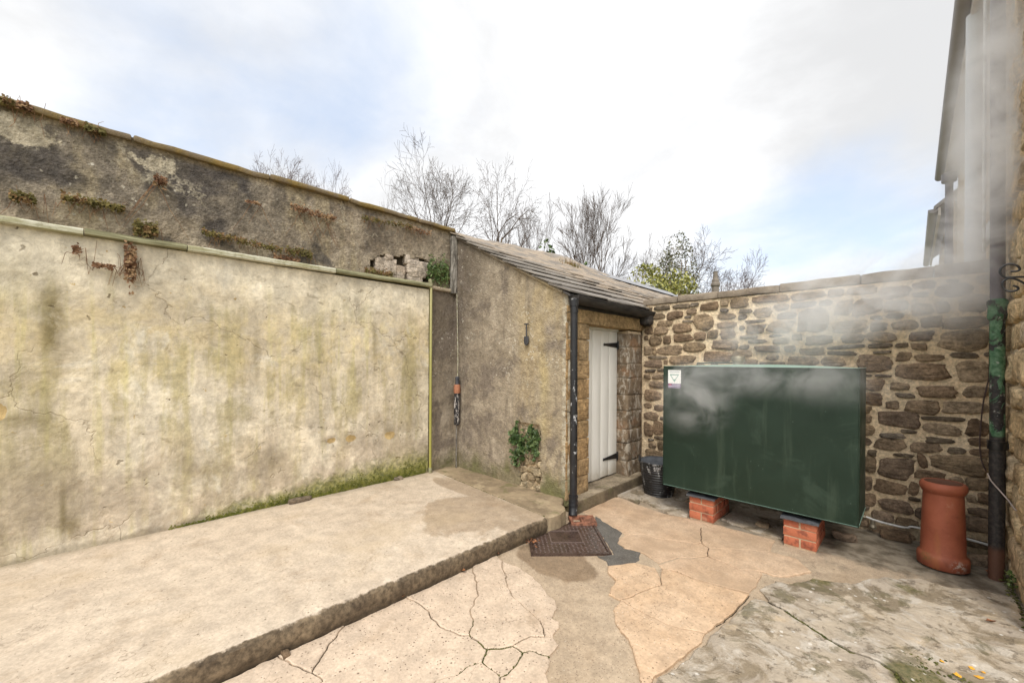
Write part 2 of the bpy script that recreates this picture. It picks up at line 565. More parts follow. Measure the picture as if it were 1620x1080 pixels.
def cream_fn(s):
    p = s.pos(); x, y, z = s.sep(p)
    big = s.noise(.9, 5, .6, p, .3); mid = s.noise(2.6, 6, .65, s.va(p, (0, 3.1, 1.7)), .3); fine = s.noise(26, 5, .7); mot = s.noise(7, 6, .65, p, .4)
    st = s.noise(1.0, 5, .6, s.vs(p, (1, 5.0, .55)), .15); st2 = s.noise(1.0, 5, .6, s.va(s.vs(p, (1, 13.0, .8)), (0, 4, 2)), .1)
    c = s.mix(s.mr(big, .32, .68), (.56, .475, .345), (.65, .58, .455))
    # pale clean band below the ledge and pale clouds
    top = s.mr(s.add(z, s.mul(s.m('SUBTRACT', mid, .5), .9)), 1.72, 2.2)
    c = s.mix(s.mul(top, .8), c, (.66, .59, .46))
    ol = s.mul(s.mr(s.add(st, s.mul(s.m('SUBTRACT', mid, .5), .7)), .47, .66), s.mr(z, 2.25, 1.75))
    c = s.mix(s.mul(ol, .66), c, (.37, .315, .14))
    band = s.mul(s.mr(s.m('ABSOLUTE', s.m('SUBTRACT', s.add(z, s.mul(s.m('SUBTRACT', mid, .5), .8)), 1.62)), .42, .05), s.mr(mot, .4, .62))
    c = s.mix(s.mul(band, .5), c, (.45, .365, .19))
    ol2 = s.mul(s.mr(st2, .53, .68), s.mr(z, 2.3, 1.5, .0, 1.0))
    c = s.mix(s.mul(ol2, .5), c, (.46, .41, .19))
    ylw = s.mr(s.noise(1.7, 5, .6, s.va(p, (0, 8, 5)), .5), .5, .66)
    c = s.mix(s.mul(ylw, .28), c, (.53, .42, .25))
    # bare grey-pink render low down
    low = s.mul(s.mr(z, 1.15, .5), s.mr(mid, .40, .54))
    c = s.mix(s.mul(low, .75), c, (.41, .34, .26))
    whi = s.mr(s.noise(2.1, 6, .65, s.va(p, (0, 1, 9)), .5), .56, .72)
    c = s.mix(s.mul(whi, .75), c, (.66, .61, .51))
    # dark run-offs
    for cy, cz, ry, rz, k in ((-.24, 1.70, .10, .46, 1.0), (-.19, .42, .03, .30, .75), (-.16, .30, .09, .16, .8), (-.42, 1.06, .30, .09, .6), (.95, 1.5, .05, .5, .5), (2.05, 1.62, .05, .55, .5), (2.5, .95, .22, .7, .45), (.62, .55, .22, .22, .5), (1.1, .55, .2, .2, .45)):
        q = s.mul(s.spot((-4.1, cy, cz), (1, ry, rz)), s.mr(mot, .25, .6))
        c = s.mix(s.mul(q, k), c, (.17, .135, .06))
    # dark flaking spots towards the corner
    sp = s.mul(s.mr(s.noise(9, 3, .5, s.vs(p, (1, 1, 1.6)), .8), .63, .70), s.mr(y, .2, 2.2, .35, 1.0))
    c = s.mix(s.mul(sp, .65), c, (.22, .18, .12))
    pt = s.mul(s.mr(s.vor(9, s.va(p, s.vs(s.noise(6, 3, color=True), (.2, .2, .2)))), .12, .05), s.mr(s.noise(1.9, 3), .5, .62))
    c = s.mix(s.mul(pt, .8), c, (.14, .105, .06))
    # chips showing ochre
    for cy, cz, ry, rz in ((1.60, .66, .055, .035), (1.80, .655, .075, .045), (2.24, .63, .085, .055), (-.47, 1.12, .05, .08)):
        q = s.spot((-4.1, cy, cz), (1, ry, rz), .5)
        q = s.mr(s.add(q, s.mul(s.m('SUBTRACT', s.noise(16, 5, .7), .5), 2.6)), .45, .6)
        c = s.mix(q, c, s.mix(mot, (.36, .24, .09), (.55, .42, .22)))
    cr = s.mul(s.crack(.85, .006, s.vs(p, (1, 1, 1.1)), .5, 2.4), s.mr(s.noise(1.3, 3, .5, s.va(p, (0, 5, 5))), .46, .56))
    cr2 = s.mul(s.crack(2.4, .010, None, .5, 4), s.mr(s.noise(1.6, 3, .5, s.va(p, (0, 2, 8))), .53, .6))
    c = s.mix(s.mul(cr, .30), c, (.24, .18, .11)); c = s.mix(s.mul(cr2, .35), c, (.2, .16, .10))
    # moss rising from the slab, strongest towards the outhouse
    mh = s.mr(y, .25, 2.3, .05, .40, smooth=False)
    mz = s.m('DIVIDE', s.m('SUBTRACT', s.add(z, s.mul(s.m('SUBTRACT', mot, .5), .34)), .13), mh)
    mo = s.mul(s.mr(mz, .95, .2), s.mr(y, .3, 1.0))
    c = s.mix(s.mul(mo, .88), c, s.mix(s.mr(fine, .35, .65), (.10, .115, .02), (.25, .24, .06)))
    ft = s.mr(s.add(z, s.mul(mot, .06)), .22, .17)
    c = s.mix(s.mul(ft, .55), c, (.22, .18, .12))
    c = s.mix(1.0, c, s.val(s.mr(fine, .25, .75), .84, 1.16), 'MULTIPLY'); c = s.mix(1.0, c, s.val(s.mr(mot, .25, .75), .80, 1.20), 'MULTIPLY')
    c = s.mix(1.0, c, s.val(s.mr(s.noise(1.0, 6, .65, s.vs(s.va(p, (0, 3, 7)), (1, 3.2, 1.4)), .4), .3, .7), .82, 1.16), 'MULTIPLY')
    sm = s.mr(s.noise(1.0, 6, .7, s.vs(s.va(p, (0, 9, 2)), (1, 5, 9)), .6), .60, .70)
    c = s.mix(s.mul(sm, .5), c, (.24, .185, .11))
    h = s.add(s.mul(mid, 1.6), s.add(s.mul(mot, .7), s.mul(fine, .12)))
    h = s.m('SUBTRACT', h, s.add(s.mul(cr, .4), s.mul(pt, .6)))
    return dict(c=c, r=.92, h=h, bs=.55, bd=.025)


M_CREAM = material('stained_cream_render', cream_fn)


def upper_fn(s):
    p = s.pos(); x, y, z = s.sep(p)
    big = s.noise(1.1, 5, .6, s.va(p, (0, 2, 0)), .3); mid = s.noise(4.5, 6, .68, p, .3); fine = s.noise(34, 5, .72)
    st = s.noise(1.0, 5, .6, s.vs(p, (1, 4.5, .8)), .15)
    c = s.mix(s.mr(mid, .35, .65), (.12, .102, .08), (.25, .21, .16))
    # brown washed zones low down and towards the outhouse
    lowz = s.mr(s.add(z, s.mul(s.m('SUBTRACT', mid, .5), .5)), 2.72, 2.42)
    far = s.mr(s.add(y, s.mul(s.m('SUBTRACT', big, .5), 1.6)), .9, 1.9)
    wz = s.m('MAXIMUM', lowz, s.mul(far, .85))
    c = s.mix(s.mul(wz, .8), c, s.mix(s.mr(mid, .3, .7), (.25, .195, .135), (.41, .34, .25)))
    tan = s.mr(s.add(st, s.mul(s.m('SUBTRACT', big, .5), 1.0)), .54, .70)
    c = s.mix(s.mul(tan, .7), c, (.33, .27, .175))
    dk = s.mul(s.mr(s.noise(1.9, 5, .6, s.va(p, (0, 6, 3)), .3), .48, .62), s.mr(y, 2.6, 1.8))
    c = s.mix(s.mul(dk, .85), c, (.062, .054, .05))
    # lichen: pale crusts and round white spots
    li = s.mul(s.mr(s.noise(6.5, 6, .72, s.va(p, (0, 1, 4)), .5), .57, .68), s.mr(s.noise(.8, 3, .5, s.va(p, (0, 4, 2))), .42, .62))
    c = s.mix(s.mul(li, .8), c, (.44, .39, .29))
    lc = s.m('MAXIMUM', s.spot((-4.2, -.42, 2.97), (1, .34, .20)), s.mul(s.spot((-4.2, .28, 2.98), (1, .30, .14)), .8))
    lc = s.mr(s.add(lc, s.mul(s.m('SUBTRACT', s.noise(11, 6, .72), .5), 1.8)), .42, .62)
    c = s.mix(s.mul(lc, .85), c, s.mix(mid, (.34, .28, .19), (.58, .52, .40)))
    warp = s.va(p, s.vs(s.noise(9, 3, color=True), (.05, .05, .05)))
    warp = s.va(warp, s.vs(s.noise(38, 4, .7, color=True), (.035, .035, .035)))
    v = s.vor(6.5, warp); vc = s.sep(s.vor(6.5, warp, color=True))
    wsz = s.mr(vc[1], 0, 1, .04, .16, smooth=False)
    ws = s.mul(s.mul(s.mr(v, wsz, s.mul(wsz, .6)), s.mr(vc[0], .40, .34)), s.mr(s.noise(55, 4, .7), .40, .52))
    c = s.mix(s.mul(ws, .9), c, (.62, .58, .49))
    v3 = s.vor(19, warp); v3c = s.sep(s.vor(19, warp, color=True))[0]
    ws2 = s.mul(s.mul(s.mr(v3, .26, .14), s.mr(v3c, .24, .2)), s.mr(big, .42, .56))
    c = s.mix(s.mul(ws2, .75), c, (.55, .50, .40))
    # cracks, pale calcite in them
    cr = s.mul(s.crack(1.1, .012, None, .5, 3), s.mr(s.noise(1.4, 3), .48, .56))
    c = s.mix(s.mul(cr, .6), c, (.40, .35, .26))
    tp = s.mr(s.add(z, s.mul(mid, .06)), 3.07, 3.13)
    c = s.mix(s.mul(tp, .6), c, (.24, .17, .08))
    gr = s.mul(s.spot((-4.2, 2.95, 2.5), (1, .32, .24)), s.mr(mid, .4, .6))
    c = s.mix(s.mul(gr, .75), c, (.11, .115, .03))
    c = s.mix(1.0, c, s.val(s.mr(fine, .25, .75), .66, 1.34), 'MULTIPLY')
    c = s.mix(1.0, c, s.val(s.mr(s.noise(14, 6, .7, s.va(p, (0, 9, 1))), .3, .7), .72, 1.28), 'MULTIPLY')
    h = s.add(s.mul(mid, 1.6), s.add(s.mul(fine, .7), s.mul(s.vor(60), .3)))
    return dict(c=c, r=.96, h=h, bs=.9, bd=.02)


M_UPPER = material('lichened_dark_render', upper_fn)


def gable_fn(s):
    p = s.pos(); x, y, z = s.sep(p)
    big = s.noise(1.2, 5, .6, s.va(p, (1, 0, 3)), .3); mid = s.noise(4.2, 6, .66, p, .3); fine = s.noise(32, 5, .72)
    st = s.noise(1.0, 5, .6, s.vs(p, (6.0, 1, .7)), .15)
    c = s.mix(s.mr(mid, .33, .67), (.25, .205, .15), (.37, .31, .235))
    c = s.mix(s.mul(s.mr(x, -3.5, -2.5), .6), c, (.38, .31, .205))
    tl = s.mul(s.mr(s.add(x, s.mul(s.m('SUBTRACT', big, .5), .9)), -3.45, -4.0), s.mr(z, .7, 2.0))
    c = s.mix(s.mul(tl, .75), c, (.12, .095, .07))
    dk = s.mr(s.add(st, s.mul(s.m('SUBTRACT', mid, .5), .5)), .55, .72)
    c = s.mix(s.mul(dk, .65), c, (.13, .10, .072))
    bl = s.mr(s.noise(2.3, 6, .65, s.va(p, (6, 0, 2)), .5), .50, .62)
    c = s.mix(s.mul(bl, .75), c, (.155, .125, .10))
    ye = s.mul(s.mr(s.noise(1.4, 4, .6, s.vs(s.va(p, (3, 0, 0)), (3.0, 1, 1)), .3), .48, .64), s.mr(x, -3.3, -2.8))
    c = s.mix(s.mul(ye, .38), c, (.42, .315, .15))
    ye2 = s.mul(s.spot((-2.66, 3.15, 1.25), (.11, 1, .9)), s.mr(mid, .3, .6))
    c = s.mix(s.mul(ye2, .4), c, (.45, .36, .15))
    gy = s.mul(s.spot((-2.62, 3.15, 1.72), (.12, 1, .5)), s.mr(mid, .35, .6))
    c = s.mix(s.mul(gy, .6), c, (.25, .21, .18))
    # white specks of old limewash
    zone = s.mul(s.mr(s.noise(1.7, 4, .6, s.va(p, (2, 0, 7)), .4), .44, .60), s.mr(z, .9, 1.4))
    sp = s.mul(s.mul(s.mr(s.noise(38, 4, .7), .56, .63), s.mr(s.noise(9, 4, .6), .48, .62)), zone)
    c = s.mix(s.mul(sp, .8), c, (.60, .56, .47))
    rt = s.mul(s.mr(x, -2.45, -2.40), s.mr(s.noise(14, 4, .7), .42, .58))
    c = s.mix(s.mul(rt, .8), c, (.58, .53, .42))
    lo = s.mr(s.add(z, s.mul(s.m('SUBTRACT', mid, .5), .5)), .42, .14)
    c = s.mix(s.mul(lo, .7), c, (.17, .145, .075))
    gm = s.mul(lo, s.mr(s.noise(2.2, 4, .6, s.va(p, (5, 0, 0))), .48, .62))
    c = s.mix(s.mul(gm, .6), c, (.115, .125, .035))
    c = s.mix(1.0, c, s.val(s.mr(fine, .25, .75), .78, 1.22), 'MULTIPLY')
    c = s.mix(1.0, c, s.val(s.mr(s.noise(12, 6, .7, s.va(p, (5, 0, 1))), .3, .7), .84, 1.16), 'MULTIPLY')
    h = s.add(s.mul(mid, 1.5), s.add(s.mul(fine, .6), s.mul(s.vor(70), .3)))
    return dict(c=c, r=.94, h=h, bs=.8, bd=.02)


M_GABLE = material('grey_brown_render', gable_fn)


def m_stone(name, cols, edge, dark=.5, scale=1.0, lichen=.3):
    def fn(s):
        rn = s.rnd(); p = s.pos()
        n = s.noise(9*scale, 6, .68, p, .3); n2 = s.noise(40*scale, 6, .75); lam = s.noise(1.0, 5, .65, s.vs(p, (6*scale, 6*scale, 48*scale)), .3)
        rp = s.new('ShaderNodeValToRGB'); rp.color_ramp.interpolation = 'LINEAR'
        els = rp.color_ramp.elements
        for i, cc in enumerate(cols):
            e = els[i] if i < 2 else els.new(i/(len(cols)-1))
            e.position = i/(len(cols)-1); e.color = (*cc, 1)
        s.put(rp.inputs[0], rn)
        c = s.mix(1.0, rp.outputs[0], s.val(s.mr(n, .25, .75), .55, 1.45), 'MULTIPLY')
        c = s.mix(1.0, c, s.val(s.mr(n2, .25, .75), .5, 1.5), 'MULTIPLY')
        c = s.mix(s.mul(s.mr(lam, .52, .66), dark), c, s.mix(1.0, c, (.38, .36, .34), 'MULTIPLY'))
        li = s.mul(s.mr(s.noise(14*scale, 6, .75, s.va(p, (3, 3, 3)), .4), .60, .70), lichen)
        c = s.mix(li, c, edge)
        h = s.add(s.mul(n2, .7), s.add(s.mul(lam, .9), s.mul(n, 1.0)))
        return dict(c=c, r=.95, h=h, bs=1.0, bd=.02)
    return material(name, fn)


M_STONE = m_stone('rubble_sandstone', [(.17, .112, .068), (.27, .19, .122), (.35, .265, .175), (.21, .152, .108), (.31, .225, .14), (.185, .135, .085)], (.36, .29, .20))
M_PALE = m_stone('pale_pinkish_stone', [(.44, .36, .28), (.52, .44, .36), (.38, .29, .21)], (.62, .55, .46), .3)
M_PATCH = m_stone('earthy_rubble', [(.36, .28, .17), (.44, .36, .24), (.30, .22, .13)], (.16, .16, .06), .3, 1.0, .7)
M_THIN = m_stone('thin_bed_stone', [(.15, .115, .08), (.21, .165, .115), (.18, .15, .12)], (.38, .31, .21))
M_HOUSE = m_stone('tan_house_stone', [(.52, .37, .20), (.60, .46, .28), (.46, .33, .19), (.56, .45, .31)], (.6, .52, .40), .35)
M_QUOIN = m_stone('tan_quoin_stone', [(.34, .225, .115), (.40, .275, .14), (.37, .235, .11), (.30, .215, .12)], (.46, .37, .24), .25, .8, .25)


def jamb_fn(s):
    p = s.pos(); rn = s.rnd()
    n = s.noise(7, 6, .7, p, .4); n2 = s.noise(36, 6, .75); fl = s.noise(1, 6, .72, s.vs(p, (14, 14, 7)), .5)
    c = s.mix(s.mr(n, .3, .7), (.12, .085, .055), (.26, .195, .13))
    c = s.mix(s.mul(s.mr(fl, .50, .58), .85), c, (.45, .40, .33))
    c = s.mix(s.mul(s.mr(s.noise(5, 5, .6, s.va(p, (1, 2, 3))), .55, .66), .6), c, (.30, .17, .09))
    c = s.mix(1.0, c, s.val(n2, .6, 1.4), 'MULTIPLY')
    return dict(c=c, r=.95, h=s.add(s.mul(n2, .7), s.add(n, s.mul(fl, .8))), bs=1.0, bd=.02)


M_JAMB = material('flaking_limewashed_stone', jamb_fn)


def m_mortar(name, a, b, dk):
    def fn(s):
        p = s.pos(); n = s.noise(3, 6, .65, p, .3); n2 = s.noise(40, 5, .72); n3 = s.noise(11, 5, .65)
        c = s.mix(s.mr(n, .3, .7), a, b)
        c = s.mix(s.mul(s.mr(n3, .54, .68), .55), c, dk)
        z = s.sep(p)[2]
        c = s.mix(s.mul(s.mr(s.add(z, s.mul(n, .5)), .62, .2), .6), c, (.20, .165, .11))
        c = s.mix(1.0, c, s.val(s.mr(n2, .25, .75), .62, 1.38), 'MULTIPLY')
        return dict(c=c, r=.96, h=s.add(s.mul(n2, .7), s.mul(n3, 1.2)), bs=.8, bd=.02)
    return material(name, fn)


M_MORTAR = m_mortar('buff_mortar', (.63, .48, .305), (.70, .565, .39), (.46, .345, .22))
M_HMORTAR = m_mortar('house_mortar', (.60, .48, .32), (.66, .55, .40), (.46, .34, .21))
M_COPING = material('mossy_coping', lambda s: dict(c=s.mix(s.mr(s.noise(5, 5, .65), .4, .62), s.mix(s.noise(30, 4, .7), (.13, .10, .07), (.28, .21, .12)), s.mix(s.noise(20, 4), (.16, .13, .035), (.30, .19, .07))), r=.97, h=s.noise(40, 5, .7), bs=.9, bd=.015))
M_COPING2 = material('grey_cement_coping', lambda s: dict(c=s.mix(s.mr(s.noise(6, 6, .68), .35, .65), (.19, .15, .115), (.33, .27, .205)), r=.97, h=s.noise(35, 5, .7), bs=.9, bd=.015))


def ledge_fn(s):
    p = s.pos()
    n = s.noise(1, 5, .65, s.vs(p, (30, 3.5, 30)), .2); n2 = s.noise(28, 5, .7)
    c = s.mix(s.mr(n, .4, .62), (.55, .53, .42), (.34, .32, .19))
    c = s.mix(s.mul(s.mr(n2, .52, .66), .55), c, (.22, .20, .11))
    return dict(c=c, r=.7, h=n2, bs=.4, bd=.006)


M_LEDGE = material('algae_white_paint', ledge_fn)
M_LEDGE_D = material('algae_grey_board', lambda s: dict(c=s.mix(s.mr(s.noise(1, 5, .6, s.vs(s.pos(), (20, 3, 20))), .35, .65), (.15, .14, .075), (.30, .285, .17)), r=.85, h=s.noise(25, 5), bs=.5))
M_YPIPE = material('algae_yellow_pipe', lambda s: dict(c=s.mix(s.mr(s.add(s.sep(s.pos())[2], s.mul(s.noise(5, 4), .4)), .9, 2.6), (.33, .31, .075), (.42, .39, .19)), r=.5, h=s.noise(30, 3), bs=.2))
M_LEAD = material('grey_cement_fillet', lambda s: dict(c=s.mix(s.mr(s.noise(1, 6, .7, s.vs(s.pos(), (20, 20, 4))), .4, .64), (.085, .075, .062), (.36, .33, .29)), r=.9, h=s.noise(25, 5, .7), bs=.8, bd=.02))


def black_pipe_fn(s):
    p = s.pos()
    n = s.noise(16, 6, .7, s.vs(p, (1, 1, .6)), .5)
    c = s.mix(s.mr(n, .60, .64), (.012, .012, .014), (.42, .42, .42))
    c = s.mix(s.mul(s.mr(s.noise(6, 5, .7), .55, .7), .3), c, (.05, .045, .04))
    return dict(c=c, r=s.mr(s.noise(9, 4), .3, .7, .32, .6), s=.5, h=n, bs=.25, bd=.004)


M_BLACKPIPE = material('chipped_black_paint', black_pipe_fn)
M_IRON = material('black_ironwork', lambda s: dict(c=s.mix(s.mr(s.noise(22, 5, .7), .5, .7), (.010, .010, .011), (.035, .03, .027)), r=.42, s=.5, h=s.noise(40, 4), bs=.3, bd=.004))
M_TIMBER = material('black_timber', lambda s: dict(c=s.mix(s.mr(s.noise(1, 5, .6, s.vs(s.pos(), (18, 3, 18))), .35, .7), (.018, .016, .015), (.07, .06, .052)), r=.7, h=s.noise(20, 4), bs=.3))


def iron_pipe_fn(s):
    p = s.pos(); z = s.sep(p)[2]
    n = s.noise(11, 6, .68, s.vs(p, (1, 1, .55)), .6); n2 = s.noise(50, 5, .7)
    black = s.mix(s.mr(n2, .4, .7), (.018, .017, .018), (.055, .047, .042))
    green = s.mix(s.mr(s.noise(30, 4, .6), .3, .7), (.022, .085, .035), (.13, .235, .14))
    hi = s.mr(z, 1.05, 1.85, .53, .45)
    g = s.mul(s.mr(n, hi, s.add(hi, .035)), s.mul(s.mr(z, .955, .975), s.mr(z, 2.6, 1.9)))
    c = s.mix(g, black, green)
    fl = s.mul(s.mr(s.noise(26, 5, .7, s.va(p, (2, 2, 2))), .60, .66), s.mr(z, .98, 1.05))
    c = s.mix(s.mul(fl, .6), c, (.42, .43, .38))
    c = s.mix(s.mr(s.add(z, s.mul(n, .06)), .26, .20), c, s.mix(n2, (.075, .035, .022), (.14, .065, .04)))
    return dict(c=c, r=.55, s=.4, h=s.add(n2, s.mul(g, .6)), bs=.5, bd=.005)


M_IRONPIPE = material('flaking_green_black_iron', iron_pipe_fn)


def door_fn(s):
    p = s.pos(); z = s.sep(p)[2]
    n = s.noise(1, 5, .6, s.vs(p, (8, 8, 1.2)), .2); n2 = s.noise(40, 4, .6)
    c = s.mix(s.mr(n, .3, .7), (.74, .72, .66), (.82, .80, .745))
    c = s.mix(s.mul(s.mr(s.add(z, s.mul(s.noise(9, 5, .7), .25)), .42, .22), .55), c, (.45, .38, .27))
    c = s.mix(s.mul(s.mr(s.noise(10, 6, .7), .64, .74), .45), c, (.42, .36, .26))
    return dict(c=c, r=.55, s=.4, h=s.add(n2, s.mul(n, 2)), bs=.25, bd=.004)


M_DOOR = material('white_door_paint', door_fn)


def tank_fn(s):
    p = s.pos(); z = s.sep(p)[2]
    n = s.noise(2.4, 5, .6, p, .4); st = s.noise(1, 5, .6, s.vs(p, (12, 12, 1.1))); n2 = s.noise(70, 4, .6)
    c = s.mix(s.mr(n, .3, .7), (.0075, .020, .0115), (.012, .028, .0165))
    c = s.mix(s.mul(s.mr(st, .52, .7), .45), c, (.045, .067, .044))
    c = s.mix(s.mul(speckle(s, 34, .12, .12), .6), c, (.13, .16, .13))
    sm = s.mr(s.noise(3.1, 5, .65, s.va(p, (4, 1, 2)), .5), .52, .7)
    c = s.mix(s.mul(sm, .3), c, (.055, .085, .06))
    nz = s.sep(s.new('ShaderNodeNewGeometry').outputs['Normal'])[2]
    c = s.mix(s.mr(nz, .8, .95), c, (.20, .31, .25))  # upward faces coloured paler, standing in for sky light on the top
    return dict(c=c, r=s.mr(n, .3, .7, .36, .58), s=.35, h=s.add(s.mul(n, 1.0), s.mul(n2, .03)), bs=.10, bd=.02)


M_TANK = material('green_tank_paint', tank_fn)
M_WHITE = material('white_vinyl', lambda s: dict(c=(.78, .79, .76), r=.5))
M_TEAL = material('teal_print', lambda s: dict(c=(.13, .30, .25), r=.5))
M_GREYP = material('grey_print', lambda s: dict(c=(.42, .44, .46), r=.5))
M_PURPLE = material('purple_print', lambda s: dict(c=(.07, .035, .13), r=.5))
M_PINK = material('red_print', lambda s: dict(c=(.50, .09, .16), r=.5))
M_LILAC = material('pale_print', lambda s: dict(c=(.62, .55, .68), r=.5))


def brick_fn(s):
    rn = s.rnd(); p = s.pos(); n = s.noise(14, 5, .65); n2 = s.noise(70, 4, .7)
    c = s.mix(rn, (.36, .098, .050), (.46, .15, .078))
    c = s.mix(s.mul(s.mr(n, .50, .64), .75), c, (.17, .055, .035))
    ef = s.mr(s.noise(7, 6, .7, s.va(p, (3, 3, 3))), .56, .70)
    c = s.mix(s.mul(ef, .45), c, (.52, .33, .22))
    c = s.mix(1.0, c, s.val(n2, .75, 1.25), 'MULTIPLY')
    return dict(c=c, r=.85, h=s.add(n2, n), bs=.5, bd=.006)


M_BRICK = material('red_brick', brick_fn)
M_BMORT = material('brick_mortar', lambda s: dict(c=s.mix(s.noise(30, 4), (.36, .25, .16), (.50, .37, .25)), r=.95, h=s.noise(60, 4), bs=.6))
M_FELT = material('slate_felt', lambda s: dict(c=s.mix(s.noise(25, 5), (.035, .037, .042), (.11, .115, .125)), r=.55, h=s.noise(35, 4), bs=.6))


def pot_fn(s):
    p = s.pos(); z = s.sep(p)[2]; n = s.noise(6, 5, .6, p, .3); n2 = s.noise(50, 5, .7)
    c = s.mix(s.mr(n, .3, .7), (.24, .066, .034), (.33, .098, .052))
    c = s.mix(s.mul(s.mr(n2, .55, .7), .35), c, (.17, .05, .03))
    st = s.mr(s.noise(1, 5, .6, s.vs(p, (9, 9, 1.5))), .5, .68)
    c = s.mix(s.mul(st, .35), c, (.33, .13, .04))
    wl = s.mul(s.spot((.24, 4.15, .05), (.07, .09, .06)), s.mr(s.noise(45, 4, .7), .45, .55))
    c = s.mix(s.mul(wl, .9), c, (.5, .44, .38))
    so_ = s.mr(s.noise(3.5, 6, .7, s.va(p, (5, 2, 1)), .5), .52, .66)
    c = s.mix(s.mul(so_, .5), c, (.15, .05, .032))
    pl_ = s.mr(s.noise(9, 6, .75, s.va(p, (1, 7, 1))), .60, .70)
    c = s.mix(s.mul(pl_, .5), c, (.42, .22, .14))
    gl = s.mul(s.spot((.07, 4.18, .07), (.05, .08, .06)), s.mr(n2, .4, .55))
    c = s.mix(s.mul(gl, .6), c, (.10, .11, .03))
    return dict(c=c, r=.62, s=.35, h=s.add(n2, s.mul(n, 2)), bs=.25, bd=.006)


M_POT = material('terracotta', pot_fn)
M_SOOT = material('sooty_clay', lambda s: dict(c=s.mix(s.noise(12, 4), (.10, .05, .035), (.22, .11, .07)), r=.9))


def slate_fn(s):
    p = s.pos(); rn = s.rnd(); x, y, z = s.sep(p)
    n = s.noise(5, 6, .65, p, .3); n2 = s.noise(30, 5, .7)
    c = s.mix(rn, (.16, .14, .12), (.27, .24, .205))
    c = s.mix(1.0, c, s.val(n2, .6, 1.4), 'MULTIPLY')
    # tan mortar wash and moss spread over the upper and far slates
    u = s.add(s.mul(s.m('SUBTRACT', y, 3.1), .52), s.mul(s.m('SUBTRACT', -2.35, x), .75))
    t = s.mr(s.add(u, s.mul(s.m('SUBTRACT', n, .5), 1.0)), .85, 1.35)
    gp = s.mr(s.noise(1, 5, .65, s.vs(p, (7, 2.2, 7)), .4), .44, .58)
    t = s.mul(t, s.mr(gp, 0, 1, 1.0, .1))
    c = s.mix(s.mul(t, .9), c, s.mix(s.mr(n2, .3, .7), (.29, .225, .16), (.41, .335, .255)))
    gr = s.mul(s.mul(s.mr(s.add(x, s.mul(s.m('SUBTRACT', n, .5), .3)), -4.03, -4.12), .7), s.mr(y, 4.9, 5.4))
    c = s.mix(gr, c, s.mix(n2, (.22, .21, .21), (.34, .33, .33)))
    return dict(c=c, r=.75, h=s.add(n2, n), bs=.6, bd=.01)


M_SLATE = material('weathered_slate', slate_fn)
M_DSLATE = material('dark_slate', lambda s: dict(c=s.mix(s.noise(9, 5), (.10, .095, .095), (.19, .18, .18)), r=.7, h=s.noise(30, 4), bs=.4))
M_FLASH = material('lead_flashing', lambda s: dict(c=s.mix(s.noise(6, 5), (.22, .22, .235), (.36, .36, .37)), r=.5, h=s.noise(20, 4), bs=.3))


def cover_fn(s):
    p = s.pos(); n = s.noise(9, 5, .65); n2 = s.noise(60, 5, .7)
    c = s.mix(s.mr(n, .3, .7), (.036, .022, .018), (.075, .046, .036))
    c = s.mix(s.mul(s.mr(n2, .55, .7), .3), c, (.15, .11, .09))
    return dict(c=c, r=s.mr(n, .35, .65, .16, .40), s=.7, h=n2, bs=.2, bd=.003)


M_COVER = material('wet_rusty_iron', cover_fn)
M_TREAD = material('pale_iron', lambda s: dict(c=s.mix(s.noise(40, 4), (.085, .058, .048), (.17, .125, .11)), r=.32, s=.6))  # relief highlights put into the colour: treads paler than the plate
M_CLAY = material('gully_clay', lambda s: dict(c=s.mix(s.mr(s.noise(20, 5), .35, .65), (.12, .055, .035), (.32, .14, .085)), r=.6, h=s.noise(40, 4), bs=.4))


def bucket_fn(s):
    p = s.pos(); z = s.sep(p)[2]
    n = s.noise(1, 6, .7, s.vs(p, (22, 22, 5)), .4); zone = s.mr(s.noise(5, 4, .6, s.va(p, (3.1, 0, 0))), .46, .58)
    c = s.mix(s.mul(s.mul(s.mr(n, .52, .60), zone), .8), (.014, .013, .013), (.46, .45, .44))
    return dict(c=c, r=.4, s=.5, h=s.noise(50, 4), bs=.3, bd=.004)


M_BUCKET = material('black_basket_splashed', bucket_fn)
M_LINER = material('grey_liner', lambda s: dict(c=s.mix(s.noise(15, 5, .7), (.06, .065, .075), (.20, .21, .23)), r=.55, h=s.noise(25, 4), bs=.6, bd=.02))
M_WPIPE = material('white_plastic', lambda s: dict(c=s.mix(s.mr(s.noise(14, 4), .5, .7), (.66, .66, .64), (.4, .38, .34)), r=.5))
M_BRASS = material('dull_brass', lambda s: dict(c=s.mix(s.noise(30, 4), (.20, .17, .12), (.38, .34, .26)), r=.45, metal=.6))
M_CABLE = material('brown_cable', lambda s: dict(c=(.07, .045, .04), r=.6))
M_PCABLE = material('pale_cable', lambda s: dict(c=(.42, .36, .33), r=.6))
M_SOILPIPE = material('grey_plastic_pipe', lambda s: dict(c=s.mix(s.noise(4, 4), (.60, .62, .64), (.70, .72, .73)), r=.5))
M_GUTTER = material('dark_purple_grey_iron', lambda s: dict(c=s.mix(s.noise(7, 4), (.10, .092, .105), (.17, .155, .17)), r=.5))
M_FASCIA = material('pale_timber', lambda s: dict(c=s.mix(s.noise(6, 4), (.58, .53, .47), (.70, .65, .60)), r=.75))
M_LAG = material('torn_black_wrap', lambda s: dict(c=s.mix(s.mul(s.mr(s.noise(1, 6, .75, s.vs(s.pos(), (60, 60, 14)), .5), .52, .57), s.mr(s.sep(s.pos())[2], 1.12, .96)), (.012, .012, .014), (.55, .50, .46)), r=.5, h=s.noise(60, 4), bs=.6))
M_ORANGE = material('faded_orange_tape', lambda s: dict(c=s.mix(s.noise(40, 4), (.28, .10, .05), (.45, .21, .12)), r=.6))
